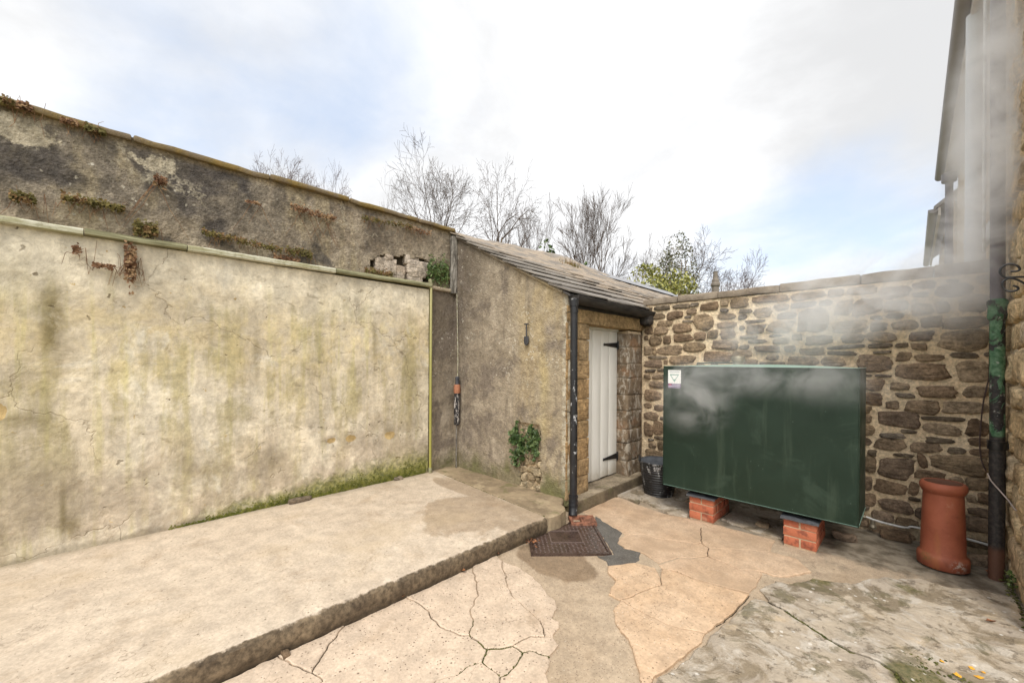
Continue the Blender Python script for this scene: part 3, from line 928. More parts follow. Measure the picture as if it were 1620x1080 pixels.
M_SPADE = material('grey_black_iron', lambda s: dict(c=s.mix(s.noise(60, 4), (.03, .03, .034), (.10, .10, .11)), r=.5, metal=.3))
M_BARK = material('grey_bark', lambda s: dict(c=s.mix(s.noise(6, 4), (.16, .115, .075), (.27, .20, .135)), r=1.0))
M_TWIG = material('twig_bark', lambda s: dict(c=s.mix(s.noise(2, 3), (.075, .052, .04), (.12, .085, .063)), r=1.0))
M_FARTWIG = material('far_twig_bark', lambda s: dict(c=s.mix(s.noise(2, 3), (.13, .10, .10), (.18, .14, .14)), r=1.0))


def m_leaf(name, cols, rough=.5):
    def fn(s):
        n = s.noise(9, 4, .6)
        v = s.sep(s.vor(24, color=True))[0]
        c = s.mix(s.mr(n, .35, .65), cols[0], cols[1]); c = s.mix(s.mr(v, .55, .9), c, cols[2])
        return dict(c=c, r=rough, s=.35)
    return material(name, fn)


M_IVY = m_leaf('ivy_leaf', [(.025, .052, .012), (.055, .10, .025), (.12, .165, .06)])
M_DRY = m_leaf('dried_ivy', [(.13, .062, .032), (.21, .115, .06), (.30, .19, .10)], .9)
M_DRYG = m_leaf('half_dried_ivy', [(.10, .085, .025), (.15, .12, .035), (.20, .115, .05)], .9)
M_YSHRUB = m_leaf('yellow_green_leaf', [(.26, .26, .06), (.46, .42, .13), (.13, .16, .045)])
M_GSHRUB = m_leaf('laurel_leaf', [(.045, .085, .02), (.09, .14, .035), (.15, .19, .06)])
M_EVER = m_leaf('dark_evergreen_leaf', [(.075, .09, .04), (.12, .13, .065), (.22, .17, .11)])
M_DEAD = m_leaf('dead_leaf', [(.20, .075, .03), (.28, .12, .05), (.14, .06, .03)], .7)
M_GRASS = material('field_grass', lambda s: dict(c=s.mix(s.noise(.6, 5), (.06, .08, .02), (.12, .13, .04)), r=1.0))
M_LICH = material('orange_lichen', lambda s: dict(c=s.mix(s.noise(60, 4), (.60, .27, .02), (.75, .40, .05)), r=.9))
M_CHIM = material('far_chimney_clay', lambda s: dict(c=s.mix(s.noise(6, 4), (.16, .135, .11), (.27, .23, .19)), r=.9))

# ------------------------------------------------------------------ the setting: field, yard floor, raised slab
mb = MB(); mb.sheet((-150, -100, -.05), (300, 0, 0), (0, 260, 0), 12, 12)
tag(mb.obj('field', M_GRASS), kind='structure')

# trench-coloured bed of the whole yard
def bed_h(x, y): return -.008 + .004*fb(x, y, 0, 3) + .0015*fr(x, y, 2, 40)
mb = MB(); mb.sheet((-2.5, -1.2, 0), (3.3, 0, 0), (0, 6.0, 0), 110, 200, disp=lambda p: bed_h(p.x, p.y))
GROUND = mb.obj('yard_ground', M_B); tag(GROUND, kind='structure')

KX = -2.212
def K(px, py): return (KX, G(px, py)[1])
W = lambda x, y: (x, y)
g = lambda *pts: [p if isinstance(p, tuple) and len(p) == 2 and abs(p[0]) < 20 and abs(p[1]) < 20 else G(*p) for p in pts]

A = [
 g(K(440,1040), W(KX,-.6), W(-1.75,-.6), W(-1.88,.5), (511,1076), (493,1062), (468,1052)),
 g(K(440,1040), (468,1052), (493,1062), (517,1023), (533,1003), K(541,983)),
 g(K(541,983), (533,1003), (517,1023), (493,1062), (511,1076), W(-1.88,.5), W(-1.75,-.6), W(-1.45,-.6), W(-1.5,.9), (688,1076), (721,1068), (741,1052), (763,1048), (772,1025), (757,1015), (743,1005), (729,1005), (704,995), (684,980), (678,966), (656,950), K(640,942)),
 g(K(640,942), (656,950), (678,966), (684,980), (704,995), (729,1005), (743,1005), (749,981), (743,966), (757,942), (753,921), K(745,895)),
 g(K(745,895), (753,921), (757,942), (743,966), (749,981), (743,1005), (757,1015), (772,1025), (790,1025), (811,1023), (827,1011), (839,1007), (861,1007), (860,993), (851,978), (839,967), (825,955), (810,943), (800,915), (792,886), K(786,879)),
 g((792,886), (800,915), (810,943), (825,955), (839,967), (851,978), (860,993), (861,1007), (875,1008), (876,1002), (884,993), (885,984), (873,975), (881,961), (879,949), (866,940), (857,925), (842,910), (818,895), (798,889)),
 g((811,1023), (826,1032), (839,1029), (869,1038), (876,1032), (884,1020), (875,1008), (861,1007), (839,1007), (827,1011)),
 g((772,1025), (790,1025), (811,1023), (826,1032), (818,1050), (801,1067), (793,1070), (778,1060), (763,1048)),
 g((826,1032), (839,1029), (869,1038), (870,1055), (864,1067), (869,1080), W(-.95,.5), W(-1.18,.5), (793,1080), (793,1070), (801,1067), (818,1050)),
 g((763,1048), (778,1060), (793,1070), (793,1080), W(-1.18,.5), W(-1.2,-.6), W(-1.45,-.6), W(-1.5,.9), (688,1076), (721,1068), (741,1052)),
]
Cc = [
 g((961,895), (1005,890), (1037,898), (1044,913), (1045,926), (1020,934), (1002,943), (981,950), (962,940), (967,928), (976,918), (961,907)),
 g((1045,926), (1044,913), (1047,899), (1076,907), (1094,915), (1136,927), (1186,940), (1162,967), (1133,990), (1118,1002), (1100,999), (1070,992), (1041,981), (1017,969), (987,952), (981,950), (1002,943), (1020,934)),
 g((981,950), (970,964), (973,981), (981,998), (993,1010), (999,1026), (1005,1050), (1011,1064), (1014,1080), W(-.80,1.2), W(-.73,1.2), (1032,1080), (1035,1072), (1064,1053), (1088,1035), (1110,1014), (1118,1002), (1100,999), (1070,992), (1041,981), (1017,969), (987,952)),
]
D = [
 g((917,806), (935,795), (964,783), (987,789), (1011,798), (1056,813), (1088,819), (1127,829), (1110,834), (1109,845), (1110,858), (1103,860), (1067,854), (1032,850), (1017,844), (987,846), (984,841), (958,826), (940,815), (928,812)),
 g((1110,858), (1109,845), (1110,834), (1127,829), (1136,830), (1180,842), (1227,854), (1218,872), (1171,869), (1121,867)),
 g((979,851), (987,846), (1017,844), (1032,850), (1067,854), (1103,860), (1110,858), (1121,867), (1119,878), (1094,882), (1076,880), (1041,890), (1028,881), (1017,874), (990,867), (978,859)),
 g((1041,892), (1076,881), (1094,883), (1119,879), (1136,886), (1171,901), (1207,904), (1204,915), (1195,928), (1186,938), (1136,925), (1094,913), (1076,905), (1047,897)),
 g((1119,878), (1121,867), (1171,869), (1218,872), (1262,884), (1284,904), (1245,912), (1224,910), (1207,904), (1171,901), (1136,886)),
]
Gp = g((937,824), (942,815), (958,826), (984,841), (978,851), (978,859), (990,867), (1014,873), (1011,884), (1006,889), (987,894), (964,895), (958,886), (946,879), (972,876))
rngp = random.Random(3)
def place(polys, mat, z0, name, gap=.0030, dz=.003):
    for pl in polys:
        z = z0 + rngp.uniform(-dz, dz); tx, ty = rngp.uniform(-.004, .004), rngp.uniform(-.004, .004)
        cx = sum(p[0] for p in pl)/len(pl); cy = sum(p[1] for p in pl)/len(pl)
        m_ = patch(pl, z, lambda x, y: (x-cx)*tx + (y-cy)*ty + .0035*fb(x, y, 3, 4), res=.09, gap=gap)
        m_.obj(name, mat, GROUND)
place(A, M_A, .004, 'concrete_piece')
place(Cc, M_C, .004, 'concrete_piece')
place(D, M_D, .001, 'concrete_piece')
patch(Gp, -.001, lambda x, y: .003*fb(x, y, 1, 9), res=.05, gap=.002, amp=.012).obj('asphalt_patch', M_G, GROUND)
groove = [(1214,952), (1240,968), (1267,984), (1306,1011), (1347,1035), (1392,1053), (1416,1067)]
E2 = g((1190,945), *groove, W(.1,2.25), W(.1,1.2), W(-.70,1.2), (1036,1080), (1039,1072), (1068,1053), (1092,1036), (1114,1016), (1137,992), (1166,968))
E1 = g((1200,932), (1226,919), (1247,924), (1282,915), (1344,924), (1383,915), (1451,916), (1496,928), (1545,932), (1585,944), W(.462,4.0), W(.462,1.2), W(.13,1.2), W(.13,2.25), *groove[::-1])
def eh(x, y): return .012*fb(x, y, 5, 3.2) + .006*fb(x, y, 9, 11) + .003*fb(x, y, 2, 35)
for pl in (E1, E2):
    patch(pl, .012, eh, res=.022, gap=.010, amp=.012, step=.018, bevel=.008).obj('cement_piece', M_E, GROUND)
# soil and moss lying in the cracks
def ribbon(mb, pts, wd, z):
    pts = [Vector((p[0], p[1], 0)) for p in pts]
    fine = []
    for a, b in zip(pts, pts[1:]):
        n = max(1, int((b-a).length/.02))
        fine += [a.lerp(b, i/n) for i in range(n)]
    fine.append(pts[-1])
    o = len(mb.v)
    for i, p in enumerate(fine):
        d = (fine[min(i+1, len(fine)-1)] - fine[max(i-1, 0)]).normalized(); q = Vector((-d.y, d.x, 0))
        p = p + Vector((.010*fb(p.x, p.y, 1.3, 14), .010*fb(p.x, p.y, 7.7, 14), 0))
        ww = wd*(.7+.6*abs(fr(p.x, p.y, 3, 25)))
        for k, hh in ((-1, 0), (-.4, .5), (.4, .5), (1, 0)):
            mb.v.append((p.x+q.x*ww*k, p.y+q.y*ww*k, z + hh*ww*.35 + bed_h(p.x, p.y)+.006))
    for i in range(len(fine)-1):
        for k in range(3): mb.f.append((o+i*4+k, o+i*4+k+1, o+i*4+k+5, o+i*4+k+4))
def mossy(mb, pts, n, wd, z, sz=(.004, .010), seed=1):
    """tiny cushions scattered along a line"""
    rg = random.Random(seed); pts = [Vector((p[0], p[1], 0)) for p in pts]
    ln = [(b-a).length for a, b in zip(pts, pts[1:])]; T = sum(ln)
    for _ in range(n):
        t = rg.random()*T; i = 0
        while i < len(ln)-1 and t > ln[i]: t -= ln[i]; i += 1
        p = pts[i].lerp(pts[i+1], t/ln[i]); d = (pts[i+1]-pts[i]).normalized()
        p = p + Vector((-d.y, d.x, 0))*rg.gauss(0, wd)
        r = rg.uniform(*sz); z0 = z
        vs = [(p.x+r*math.cos(a), p.y+r*math.sin(a), z0) for a in (0, 1.26, 2.51, 3.77, 5.03)] + [(p.x+rg.uniform(-.3,.3)*r, p.y+rg.uniform(-.3,.3)*r, z0+r*rg.uniform(.5, 1.1))]
        mb.add(vs, [(i2, (i2+1) % 5, 5) for i2 in range(5)])
soil = MB()
CR = [[(440,1040),(468,1052),(493,1062),(511,1076)],[(493,1062),(517,1023),(533,1003),(541,983)],[(656,950),(678,966),(684,980),(704,995),(729,1005),(743,1005)],[(743,1005),(757,1015),(772,1025),(790,1025),(811,1023),(827,1011),(839,1007),(861,1007)],[(811,1023),(826,1032),(839,1029),(869,1038)],[(826,1032),(818,1050),(801,1067),(793,1070),(778,1060),(763,1048),(772,1025)],[(763,1048),(741,1052),(721,1068)],[(861,1007),(860,993),(851,978)],[(1045,926),(1020,934),(1002,943),(981,950)],[(987,952),(1017,969),(1041,981),(1070,992),(1100,999)],[(1047,898),(1076,906),(1094,914),(1136,926),(1186,939)],[(1186,940),(1162,967),(1133,990)],[(1110,834),(1109,845),(1110,858),(1121,867),(1119,878)],[(1017,844),(1032,850),(1067,854),(1103,860)]]
for pl in CR: ribbon(soil, g(*pl), .0045, -.006)
ribbon(soil, g(*groove), .022, .001)
o = soil.obj('crack_soil', M_SOIL, GROUND); o['kind'] = 'stuff'
ms = MB()
mossy(ms, g(*groove[1:], W(.1,2.25)), 1500, .013, .003, (.003,.008), seed=2)
for pts, n in (([(756,1014),(772,1025),(790,1025),(811,1023),(826,1032),(839,1029),(869,1038)], 210), ([(826,1032),(818,1050),(801,1067),(793,1070)], 90), ([(772,1025),(763,1048),(741,1052),(721,1068)], 90), ([(763,1048),(778,1060),(793,1070)], 40), ([(743,1005),(749,981)], 50)):
    mossy(ms, g(*pts), n, .003, -.004, (.003, .007), n)
mossy(ms, [(.02, 2.42), (.05, 2.7), (-.02, 2.85)], 330, .075, .012, (.003, .008), 5)
mossy(ms, [(.44, 4.3), (.45, 3.9), (.455, 3.3)], 160, .012, .01, (.004, .012), 6)
tag(ms.obj('moss', M_MOSS), 'moss growing in the cracks of the yard concrete', 'moss', kind='stuff')
lm = MB()
for px, py, r in ((1515,1070,.022), (1537,1059,.018), (1549,1073,.025), (1490,1050,.014), (1556,1066,.012)):
    x, y = G(px, py)
    pl = [(x+r*(.6+.5*fr(a*2, px))*math.cos(a), y+r*(.6+.5*fr(a*2, px))*math.sin(a)) for a in [i*.45 for i in range(14)]]
    zt = .012+eh(x, y)+.006
    lm.add([(a, b, .012+eh(a, b)+.004) for a, b in pl]+[(x, y, zt)], [(i, (i+1) % 14, 14) for i in range(14)])
lm.obj('lichen_patch', M_LICH, GROUND)

# raised slab with a broken kerb edge
mb = MB()
def prof(y):
    e = .005*fb(1.0, y, 0, 5); ch = max(0, fb(2.0, y, 3, 2.2)-.15)*.03
    return [(-4.3, .13), (-3.6, .13), (-3.0, .13), (-2.6, .13), (-2.35, .13), (-2.26-ch*.4, .130), (-2.225-ch+e, .127), (-2.208-ch+e, .112-ch*.4), (-2.204+e*1.5, .085), (-2.200+e*1.5, .055), (-2.206+e, .025), (-2.215, -.005), (-2.222, -.05)]
ny = 260; y0, y1 = -2.6, 2.66
rows = []
for i in range(ny+1):
    y = y0+(y1-y0)*i/ny
    row = []
    for k, (x, z) in enumerate(prof(y)):
        yy = y
        if k < 6: yy = y + (x+2.2)*-.085*(i/ny)     # the joint at the far end runs skew
        nz = .0035*fb(x, yy, 1, 2.0)
        if k >= 6: x += .006*fb(x, y, z, 20); z += .0035*fb(x, y, z+4, 22)*(1 if k < 11 else 0)
        row.append((x, yy, z+nz))
    rows.append(row)
npf = len(rows[0])
mb.add([p for r in rows for p in r], [(i*npf+k+1, i*npf+k, (i+1)*npf+k, (i+1)*npf+k+1) for i in range(ny) for k in range(npf-1)])
# far end wall of the slab in the joint
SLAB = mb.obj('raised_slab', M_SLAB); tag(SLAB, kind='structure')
fs = MB()
# strip of older concrete between the joint and the outhouse
st = [(-4.3, 2.852), (-2.245, 2.672), (-2.20, 2.70), (-2.19, 2.80), (-2.215, 2.945), (-2.30, 3.0), (-2.41, 3.16), (-4.3, 3.18)]
def m_strip(s):
    n = s.noise(3, 6, .65, s.pos(), .3); n2 = s.noise(30, 5, .7)
    c = s.mix(s.mr(n, .35, .65), (.20, .15, .095), (.34, .26, .165))
    c = s.mix(s.mul(s.mr(s.noise(5, 5, .6, s.va(s.pos(), (2, 0, 0))), .52, .66), .6), c, (.43, .34, .22))
    c = s.mix(s.mul(s.mr(s.noise(6, 5, .6, s.va(s.pos(), (0, 7, 0))), .55, .68), .6), c, (.13, .13, .045))
    c = s.mix(1.0, c, s.val(n2, .68, 1.32), 'MULTIPLY')
    return dict(c=c, r=.85, h=s.add(n2, n), bs=.6, bd=.012)
patch(st, .128, lambda x, y: .006*fb(x, y, 1, 4), res=.06, depth=.16, gap=.004, amp=.018, step=.02, bevel=.012).obj('footing_strip', material('damp_strip_concrete', m_strip), SLAB)
mb = MB(); mossy(mb, [(-3.9, 2.815), (-3.2, 2.755), (-2.7, 2.71), (-2.25, 2.67)], 260, .006, .124, (.003, .007), 12)
o = mb.obj('joint_moss', M_MOSS, SLAB); o['kind'] = 'stuff'

# ------------------------------------------------------------------ left boundary wall
LW = thing('boundary_wall', (-4.11, .5, .13), 'long boundary wall, stained cream render below a ledge and dark lichened masonry above', 'wall')
def lw_disp(p):
    d = .010*fb(p.y, p.z, 0, 1.5) + .004*fb(p.y, p.z, 3, 7)
    for cy, cz, ry, rz in ((1.60,.66,.06,.04), (1.80,.655,.08,.05), (2.24,.63,.09,.06), (-.47,1.12,.06,.09)):
        q = ((p.y-cy)/ry)**2 + ((p.z-cz)/rz)**2
        if q < 1.4: d -= .010*(1-q/1.4)
    return d
mb = MB(); mb.sheet((-4.11, -2.6, .05), (0, 5.33, 0), (0, 0, 2.26), 240, 104, disp=lw_disp, thick=.12)
mb.obj('render_face', M_CREAM, LW)
# recessed strip in the corner, dark
mb = MB(); mb.sheet((-4.165, 2.70, .05), (0, .50, 0), (0, 0, 2.28), 18, 80, disp=lw_disp, thick=.05)
mb.obj('recess_face', M_GABLE, LW)
mb = MB(); mb.rbox((-4.26, 2.735, 2.325), (-4.13, 3.16, 2.372), .016, (4,4,2), .014, 9); mb.obj('recess_ledge', M_KERB, LW)
# upper masonry with the hole where render has dropped off
hp = [hit(x, y, 0, -4.22) for x, y in [(583,412),(590,432),(625,440),(662,446),(684,446),(682,425),(678,414),(668,408),(650,408),(640,404),(622,406),(605,402)]]
hpoly = [(p.y, p.z) for p in hp]
def hole(c): return in_poly(c.y+.03*fb(c.y, c.z, 2, 9), c.z+.02*fb(c.y, c.z, 6, 9), hpoly)
mb = MB(); mb.sheet((-4.21, -2.6, 2.25), (0, 5.80, 0), (0, 0, .885), 290, 46, disp=lambda p: .014*fb(p.y, p.z, 7, 1.8)+.008*fb(p.y, p.z, 3, 7), hole=hole, thick=.06)
mb.obj('upper_masonry', M_UPPER, LW)
mb = MB(); mb.box((-4.62, -2.6, -.05), (-4.29, 3.25, 3.10)); mb.obj('wall_core', M_SOIL, LW)
for (a, b, c_, d_) in [(592,408,607,432),(606,410,626,432),(608,404,622,411),(640,407,662,418),(643,416,676,431),(612,421,640,431),(645,431,672,437),(620,431,640,441),(640,405,650,414),(604,430,620,440),(664,420,682,434),(644,437,668,446)]:
    p, q = hit(a, d_, 0, -4.24), hit(c_, b, 0, -4.24)
    mb = MB(); mb.rbox((-4.32, p.y, p.z), (-4.222+rngp.uniform(-.012,.008), q.y, q.z), .010, (4,3,3), .014, 10, rngp.uniform(0,50))
    mb.obj('stone', M_PALE, LW)
ye = -2.6
while ye < 3.15:
    L = rngp.uniform(.55, 1.15); e = min(ye+L, 3.17)
    mb = MB(); dz = rngp.uniform(-.006, .008)
    mb.rbox((-4.66, ye+.004, 3.105+dz), (-4.178+rngp.uniform(-.008,.010), e-.004, 3.152+dz), .014, (4,8,2), .014, 6, rngp.uniform(0,40))
    mb.obj('coping_stone', M_COPING, LW); ye = e
# the painted timber strip along the ledge
ylist = [(-2.6,-.10,0), (-.10,.46,1), (.46,1.62,0), (1.62,2.735,1)]
for i, (a, b, k) in enumerate(ylist):
    mb = MB()
    z = lambda y: 2.330+.0125*(y+.45)/3.2*2.0
    mb.v = []; mb.f = []
    pr = [(-4.20,.0), (-4.075,-.004), (-4.062,.002), (-4.060,.020), (-4.066,.030), (-4.072,.032), (-4.074,.040), (-4.080,.043), (-4.20,.050)] if k else [(-4.20,-.004), (-4.078,-.008), (-4.064,.0), (-4.064,.030), (-4.072,.039), (-4.20,.050)]
    nn = max(4, int((b-a)/.05))
    for j in range(nn+1):
        y = a+.003+(b-a-.006)*j/nn
        for (x, zz) in pr: mb.v.append((x+.003*fb(y, x, zz, 6), y, z(y)-.018+zz+.005*fb(y, 3, i, 3)))
    n_ = len(pr)
    mb.f = [(j*n_+q, (j+1)*n_+q, (j+1)*n_+q+1, j*n_+q+1) for j in range(nn) for q in range(n_-1)] + [tuple(range(n_)), tuple(range(nn*n_, nn*n_+n_))[::-1]]
    mb.obj('ledge_board', M_LEDGE_D if k else M_LEDGE, LW, angle=30)
# moss along the wall foot
mb = MB(); rg = random.Random(8)
for _ in range(5200):
    y = .35+2.35*rg.random()**.7; zt = .13+abs(rg.gauss(0, 1))*(.018+.045*max(0, (y-.6)/2.1))*(.5+.9*max(0, .5+fb(y, 0, 0, 3)))
    x = -4.108+lw_disp(Vector((-4.11, y, zt)))+rg.uniform(-.004,.006); r = rg.uniform(.0025, .006)
    mb.add([(x, y+r*math.cos(a), zt+r*math.sin(a)) for a in (0,1.26,2.51,3.77,5.03)]+[(x+r*.9, y, zt)], [(i,(i+1)%5,5) for i in range(5)])
tag(mb.obj('wall_moss', M_GREENMOSS, base=(-4.1,1.5,.13)), 'bright green moss along the foot of the cream wall', 'moss', kind='stuff')
# small stones against the wall foot
for k, (px, py, wd, lb) in enumerate(((470,789,.10,'rounded pale stone half way along the foot of the cream wall'), (622,755,.06,'small stone at the wall foot near the yellow pipe'))):
    x, y = G(px, py, .13)
    mb = MB(); mb.rbox((-4.12, y-wd, .12), (-4.05, y+wd, .165), .03, (3,3,3), .02, 9, k*7.)
    tag(mb.obj('loose_stone', M_THIN, base=(-4.08, y, .13)), lb, 'stone', 'loose stones at the wall foot')

# yellow pipe in the corner
t = thing('conduit_pipe', (-4.085, 2.742, .13), 'thin algae-yellow pipe standing in the corner of the cream wall', 'pipe')
mb = MB(); mb.tube([(-4.083,2.744,.13),(-4.086,2.744,1.2),(-4.084,2.742,2.33)], .0155, 12); mb.obj('pipe', M_YPIPE, t)
MB().tube([(-4.083,2.744,.13),(-4.083,2.744,.19)], .021, 12).obj('foot_collar', M_LEDGE_D, t); mb = MB(); mb.tube([(-4.10,2.742,2.33),(-4.084,2.742,2.36),(-4.11,2.742,2.43)], .022, 10); mb.obj('collar', M_LEDGE_D, t)

# ------------------------------------------------------------------ outhouse
SX, SY = -2.387, 3.148
SH = thing('outhouse', (-3.2, 4.0, .13), 'small stone outhouse with rendered gable, white plank door and slate lean-to roof', 'building')
SL = (3.045-2.135)/(4.13-2.40)
def roof_z(x): return 2.135+( -2.40-x)*SL
pp = [(-3.035,.82), (-2.72,.80), (-2.70,.62), (-2.69,.13), (-2.69,.0), (-2.985,.0), (-2.985,.5), (-3.03,.6)]
def g_hole(c):
    if c.z > roof_z(c.x)-.012: return True
    return in_poly(c.x+.02*fb(c.x, c.z, 1, 9), c.z+.03*fb(c.x, c.z, 4, 8), pp)
mb = MB(); mb.sheet((-4.17, SY, .05), (1.785, 0, 0), (0, 0, 3.05), 96, 164, disp=lambda p: .010*fb(p.x, p.z, 4, 2)+.005*fb(p.x, p.z, 8, 9) - .05*max(0, (p.x+2.43)/.05)**2, hole=g_hole, thick=.05)
mb.obj('gable_render', M_GABLE, SH)
mb = MB()
# masonry body behind the render
b = len(mb.v)
prf = [(-4.18, .0), (-2.54, .0), (-2.54, roof_z(-2.54)-.05), (-4.18, roof_z(-4.18)-.05)]
mb.v += [(x, 3.19, z) for x, z in prf]+[(x, 3.50, z) for x, z in prf]
mb.f += [(0,1,2,3), (7,6,5,4), (0,4,5,1), (1,5,6,2), (2,6,7,3), (3,7,4,0)]
mb.box((-4.55, 9.5, 0), (-2.40, 9.8, 2.1)); mb.box((-4.55, 3.5, 0), (-4.25, 9.5, 2.98)); mb.box((-2.7, 4.9, 0), (-2.42, 9.5, 2.0)); mb.box((-3.0, 3.5, 0.02), (-2.9, 4.9, 2.0))
mb.obj('masonry_body', M_MORTAR, SH)
# rubble seen where the gable render is missing
for k in range(24):
    zc = .15+(k//3)*.083; xc = -2.955+(k % 3)*.105+rngp.uniform(-.02,.02)
    mb = MB(); hw, hh = rngp.uniform(.04,.065), rngp.uniform(.028,.045)
    mb.rbox((xc-hw, 3.145+rngp.uniform(0,.02), zc-hh), (xc+hw, 3.21, zc+hh), .016, (3,2,3), .026, 14, k*3.1)
    mb.obj('stone', M_PATCH, SH)
# quoins of the near jamb: tan blocks with both faces seen
zs = .10
hts = [.20,.17,.21,.18,.22,.20,.19,.21,.21]
for k, hgt in enumerate(hts):
    z1 = min(zs+hgt, 1.84)
    mb = MB(); cut = 3.335+(.03 if k % 2 else -.02)
    mb.rbox((-2.60, 3.165, zs+.004), (SX+rngp.uniform(-.004,.003), cut-.0015, z1-.002), .006, (4,4,4), .005, 8, k*2.3)
    mb.obj('quoin_stone', M_QUOIN, SH)
    mb = MB(); mb.rbox((-2.60, cut+.003, zs+.004), (SX+rngp.uniform(-.004,.004), 3.545+rngp.uniform(-.002,.002), z1-.002), .006, (4,4,4), .005, 8, k*4.7+1)
    mb.obj('quoin_stone', M_QUOIN, SH)
    zs = z1
# far jamb: flaking blocks, reveal and face
zs = .10
for k, hgt in enumerate([.19,.21,.16,.22,.19,.20,.17,.20,.19]):
    z1 = min(zs+hgt, 1.80)
    mb = MB(); mb.rbox((-2.62, 4.36+rngp.uniform(-.006,.006), zs+.004), (SX+rngp.uniform(-.008,.004), 4.70, z1-.003), .008, (4,4,4), .009, 9, k*5.9+3)
    mb.obj('jamb_stone', M_JAMB, SH); zs = z1
mb = MB(); mb.box((-2.60, 3.17, .06), (-2.41, 3.53, 1.85)); mb.box((-2.62, 4.385, .06), (-2.41, 4.70, 1.83)); mb.obj('jamb_mortar', M_MORTAR, SH)
# lintel
mb = MB(); mb.rbox((-2.62, 3.17, 1.845), (SX+.003, 4.72, 2.01), .010, (4,10,3), .008, 6, 3.); mb.obj('lintel', M_QUOIN, SH)
# step
mb = MB(); mb.rbox((-2.66, 3.20, -.02), (-2.285, 4.66, .118), .016, (5,16,4), .012, 6, 8.); mb.obj('door_step', M_KERB, SH)
# door of four planks, frame, strap hinges
DX = -2.535
DR = MB().box((DX-.045, 3.47, .135), (DX-.018, 4.352, 1.815)).obj('door', M_DOOR, SH)
for k in range(5):
    a = 3.47+k*.1764
    MB().rbox((DX-.02, a+.0012, .132+.004*(k % 2)), (DX+rngp.uniform(-.0008,.0008), a+.1764-.0012, 1.817), .0035, (2,2,6), .001, 4, k).obj('plank', M_DOOR, DR)
for zc in (1.66, .335):
    mb = MB()
    y_e, y_t = 4.352, 4.06
    mb.add([(DX+.008, y_e, zc+.032), (DX+.008, y_e, zc-.032), (DX+.008, y_t, zc-.010), (DX+.008, y_t, zc+.010), (DX+.001, y_e, zc+.034), (DX+.001, y_e, zc-.034), (DX+.001, y_t-.004, zc-.011), (DX+.001, y_t-.004, zc+.011)],
           [(0,3,2,1), (0,1,5,4), (1,2,6,5), (2,3,7,6), (3,0,4,7)])
    mb.tube([(DX+.008, y_t, zc), (DX+.002, y_t-.001, zc)], .017, 10)
    mb.tube([(DX+.012, 4.350, zc-.05), (DX+.012, 4.350, zc+.05)], .011, 8)
    for yy in (4.30, 4.22, 4.13): mb.tube([(DX+.006, yy, zc), (DX+.012, yy, zc)], .006, 6)
    mb.obj('hinge', M_IRON, DR, angle=30)
MB().box((DX-.05, 3.47, 1.82), (DX+.012, 4.36, 1.846)).obj('door_head', M_DOOR, SH)
# fascia and gutter
MB().rbox((-2.44, 3.20, 1.985), (-2.372, 4.77, 2.115), .005, (2,8,2), .002, 5).obj('fascia', M_TIMBER, SH)
mb = MB()
def gut(y, sag): return [(-2.306+.064*math.cos(a), y, 2.082-sag+.064*math.sin(a)*1.25) for a in [math.pi*(1+i/10) for i in range(11)]]
prs = []
for j in range(13):
    y = 3.155+1.60*j/12; prs.append(gut(y, -.010+.02*(j/12)))
inn = [[(x*.0+(-2.312)+( x+2.312)*.90, y, (z-2.085)*.90+2.085) for x, y, z in r] for r in prs]
rows_ = [a+b[::-1] for a, b in zip(prs, inn)]
n_ = 22
mb.v = [p for r in rows_ for p in r]
mb.f = [(j*n_+q, j*n_+(q+1) % n_, (j+1)*n_+(q+1) % n_, (j+1)*n_+q) for j in range(12) for q in range(n_)]
mb.f += [tuple(range(11)), tuple(12*n_+q for q in range(11))[::-1]]
mb.obj('gutter', M_TIMBER, SH)
MB().rbox((-2.40, 4.60, 1.90), (-2.25, 4.75, 2.06), .05, (3,3,3), .004, 5).obj('gutter_outlet', M_TIMBER, SH)
for y in (3.35, 3.95, 4.5):
    MB().tube([(-2.376,y,2.06), (-2.376,y,2.03), (-2.35,y,2.02), (-2.312,y,2.017), (-2.27,y,2.03), (-2.248,y,2.07)], .005, 6).obj('gutter_bracket', M_IRON, SH)
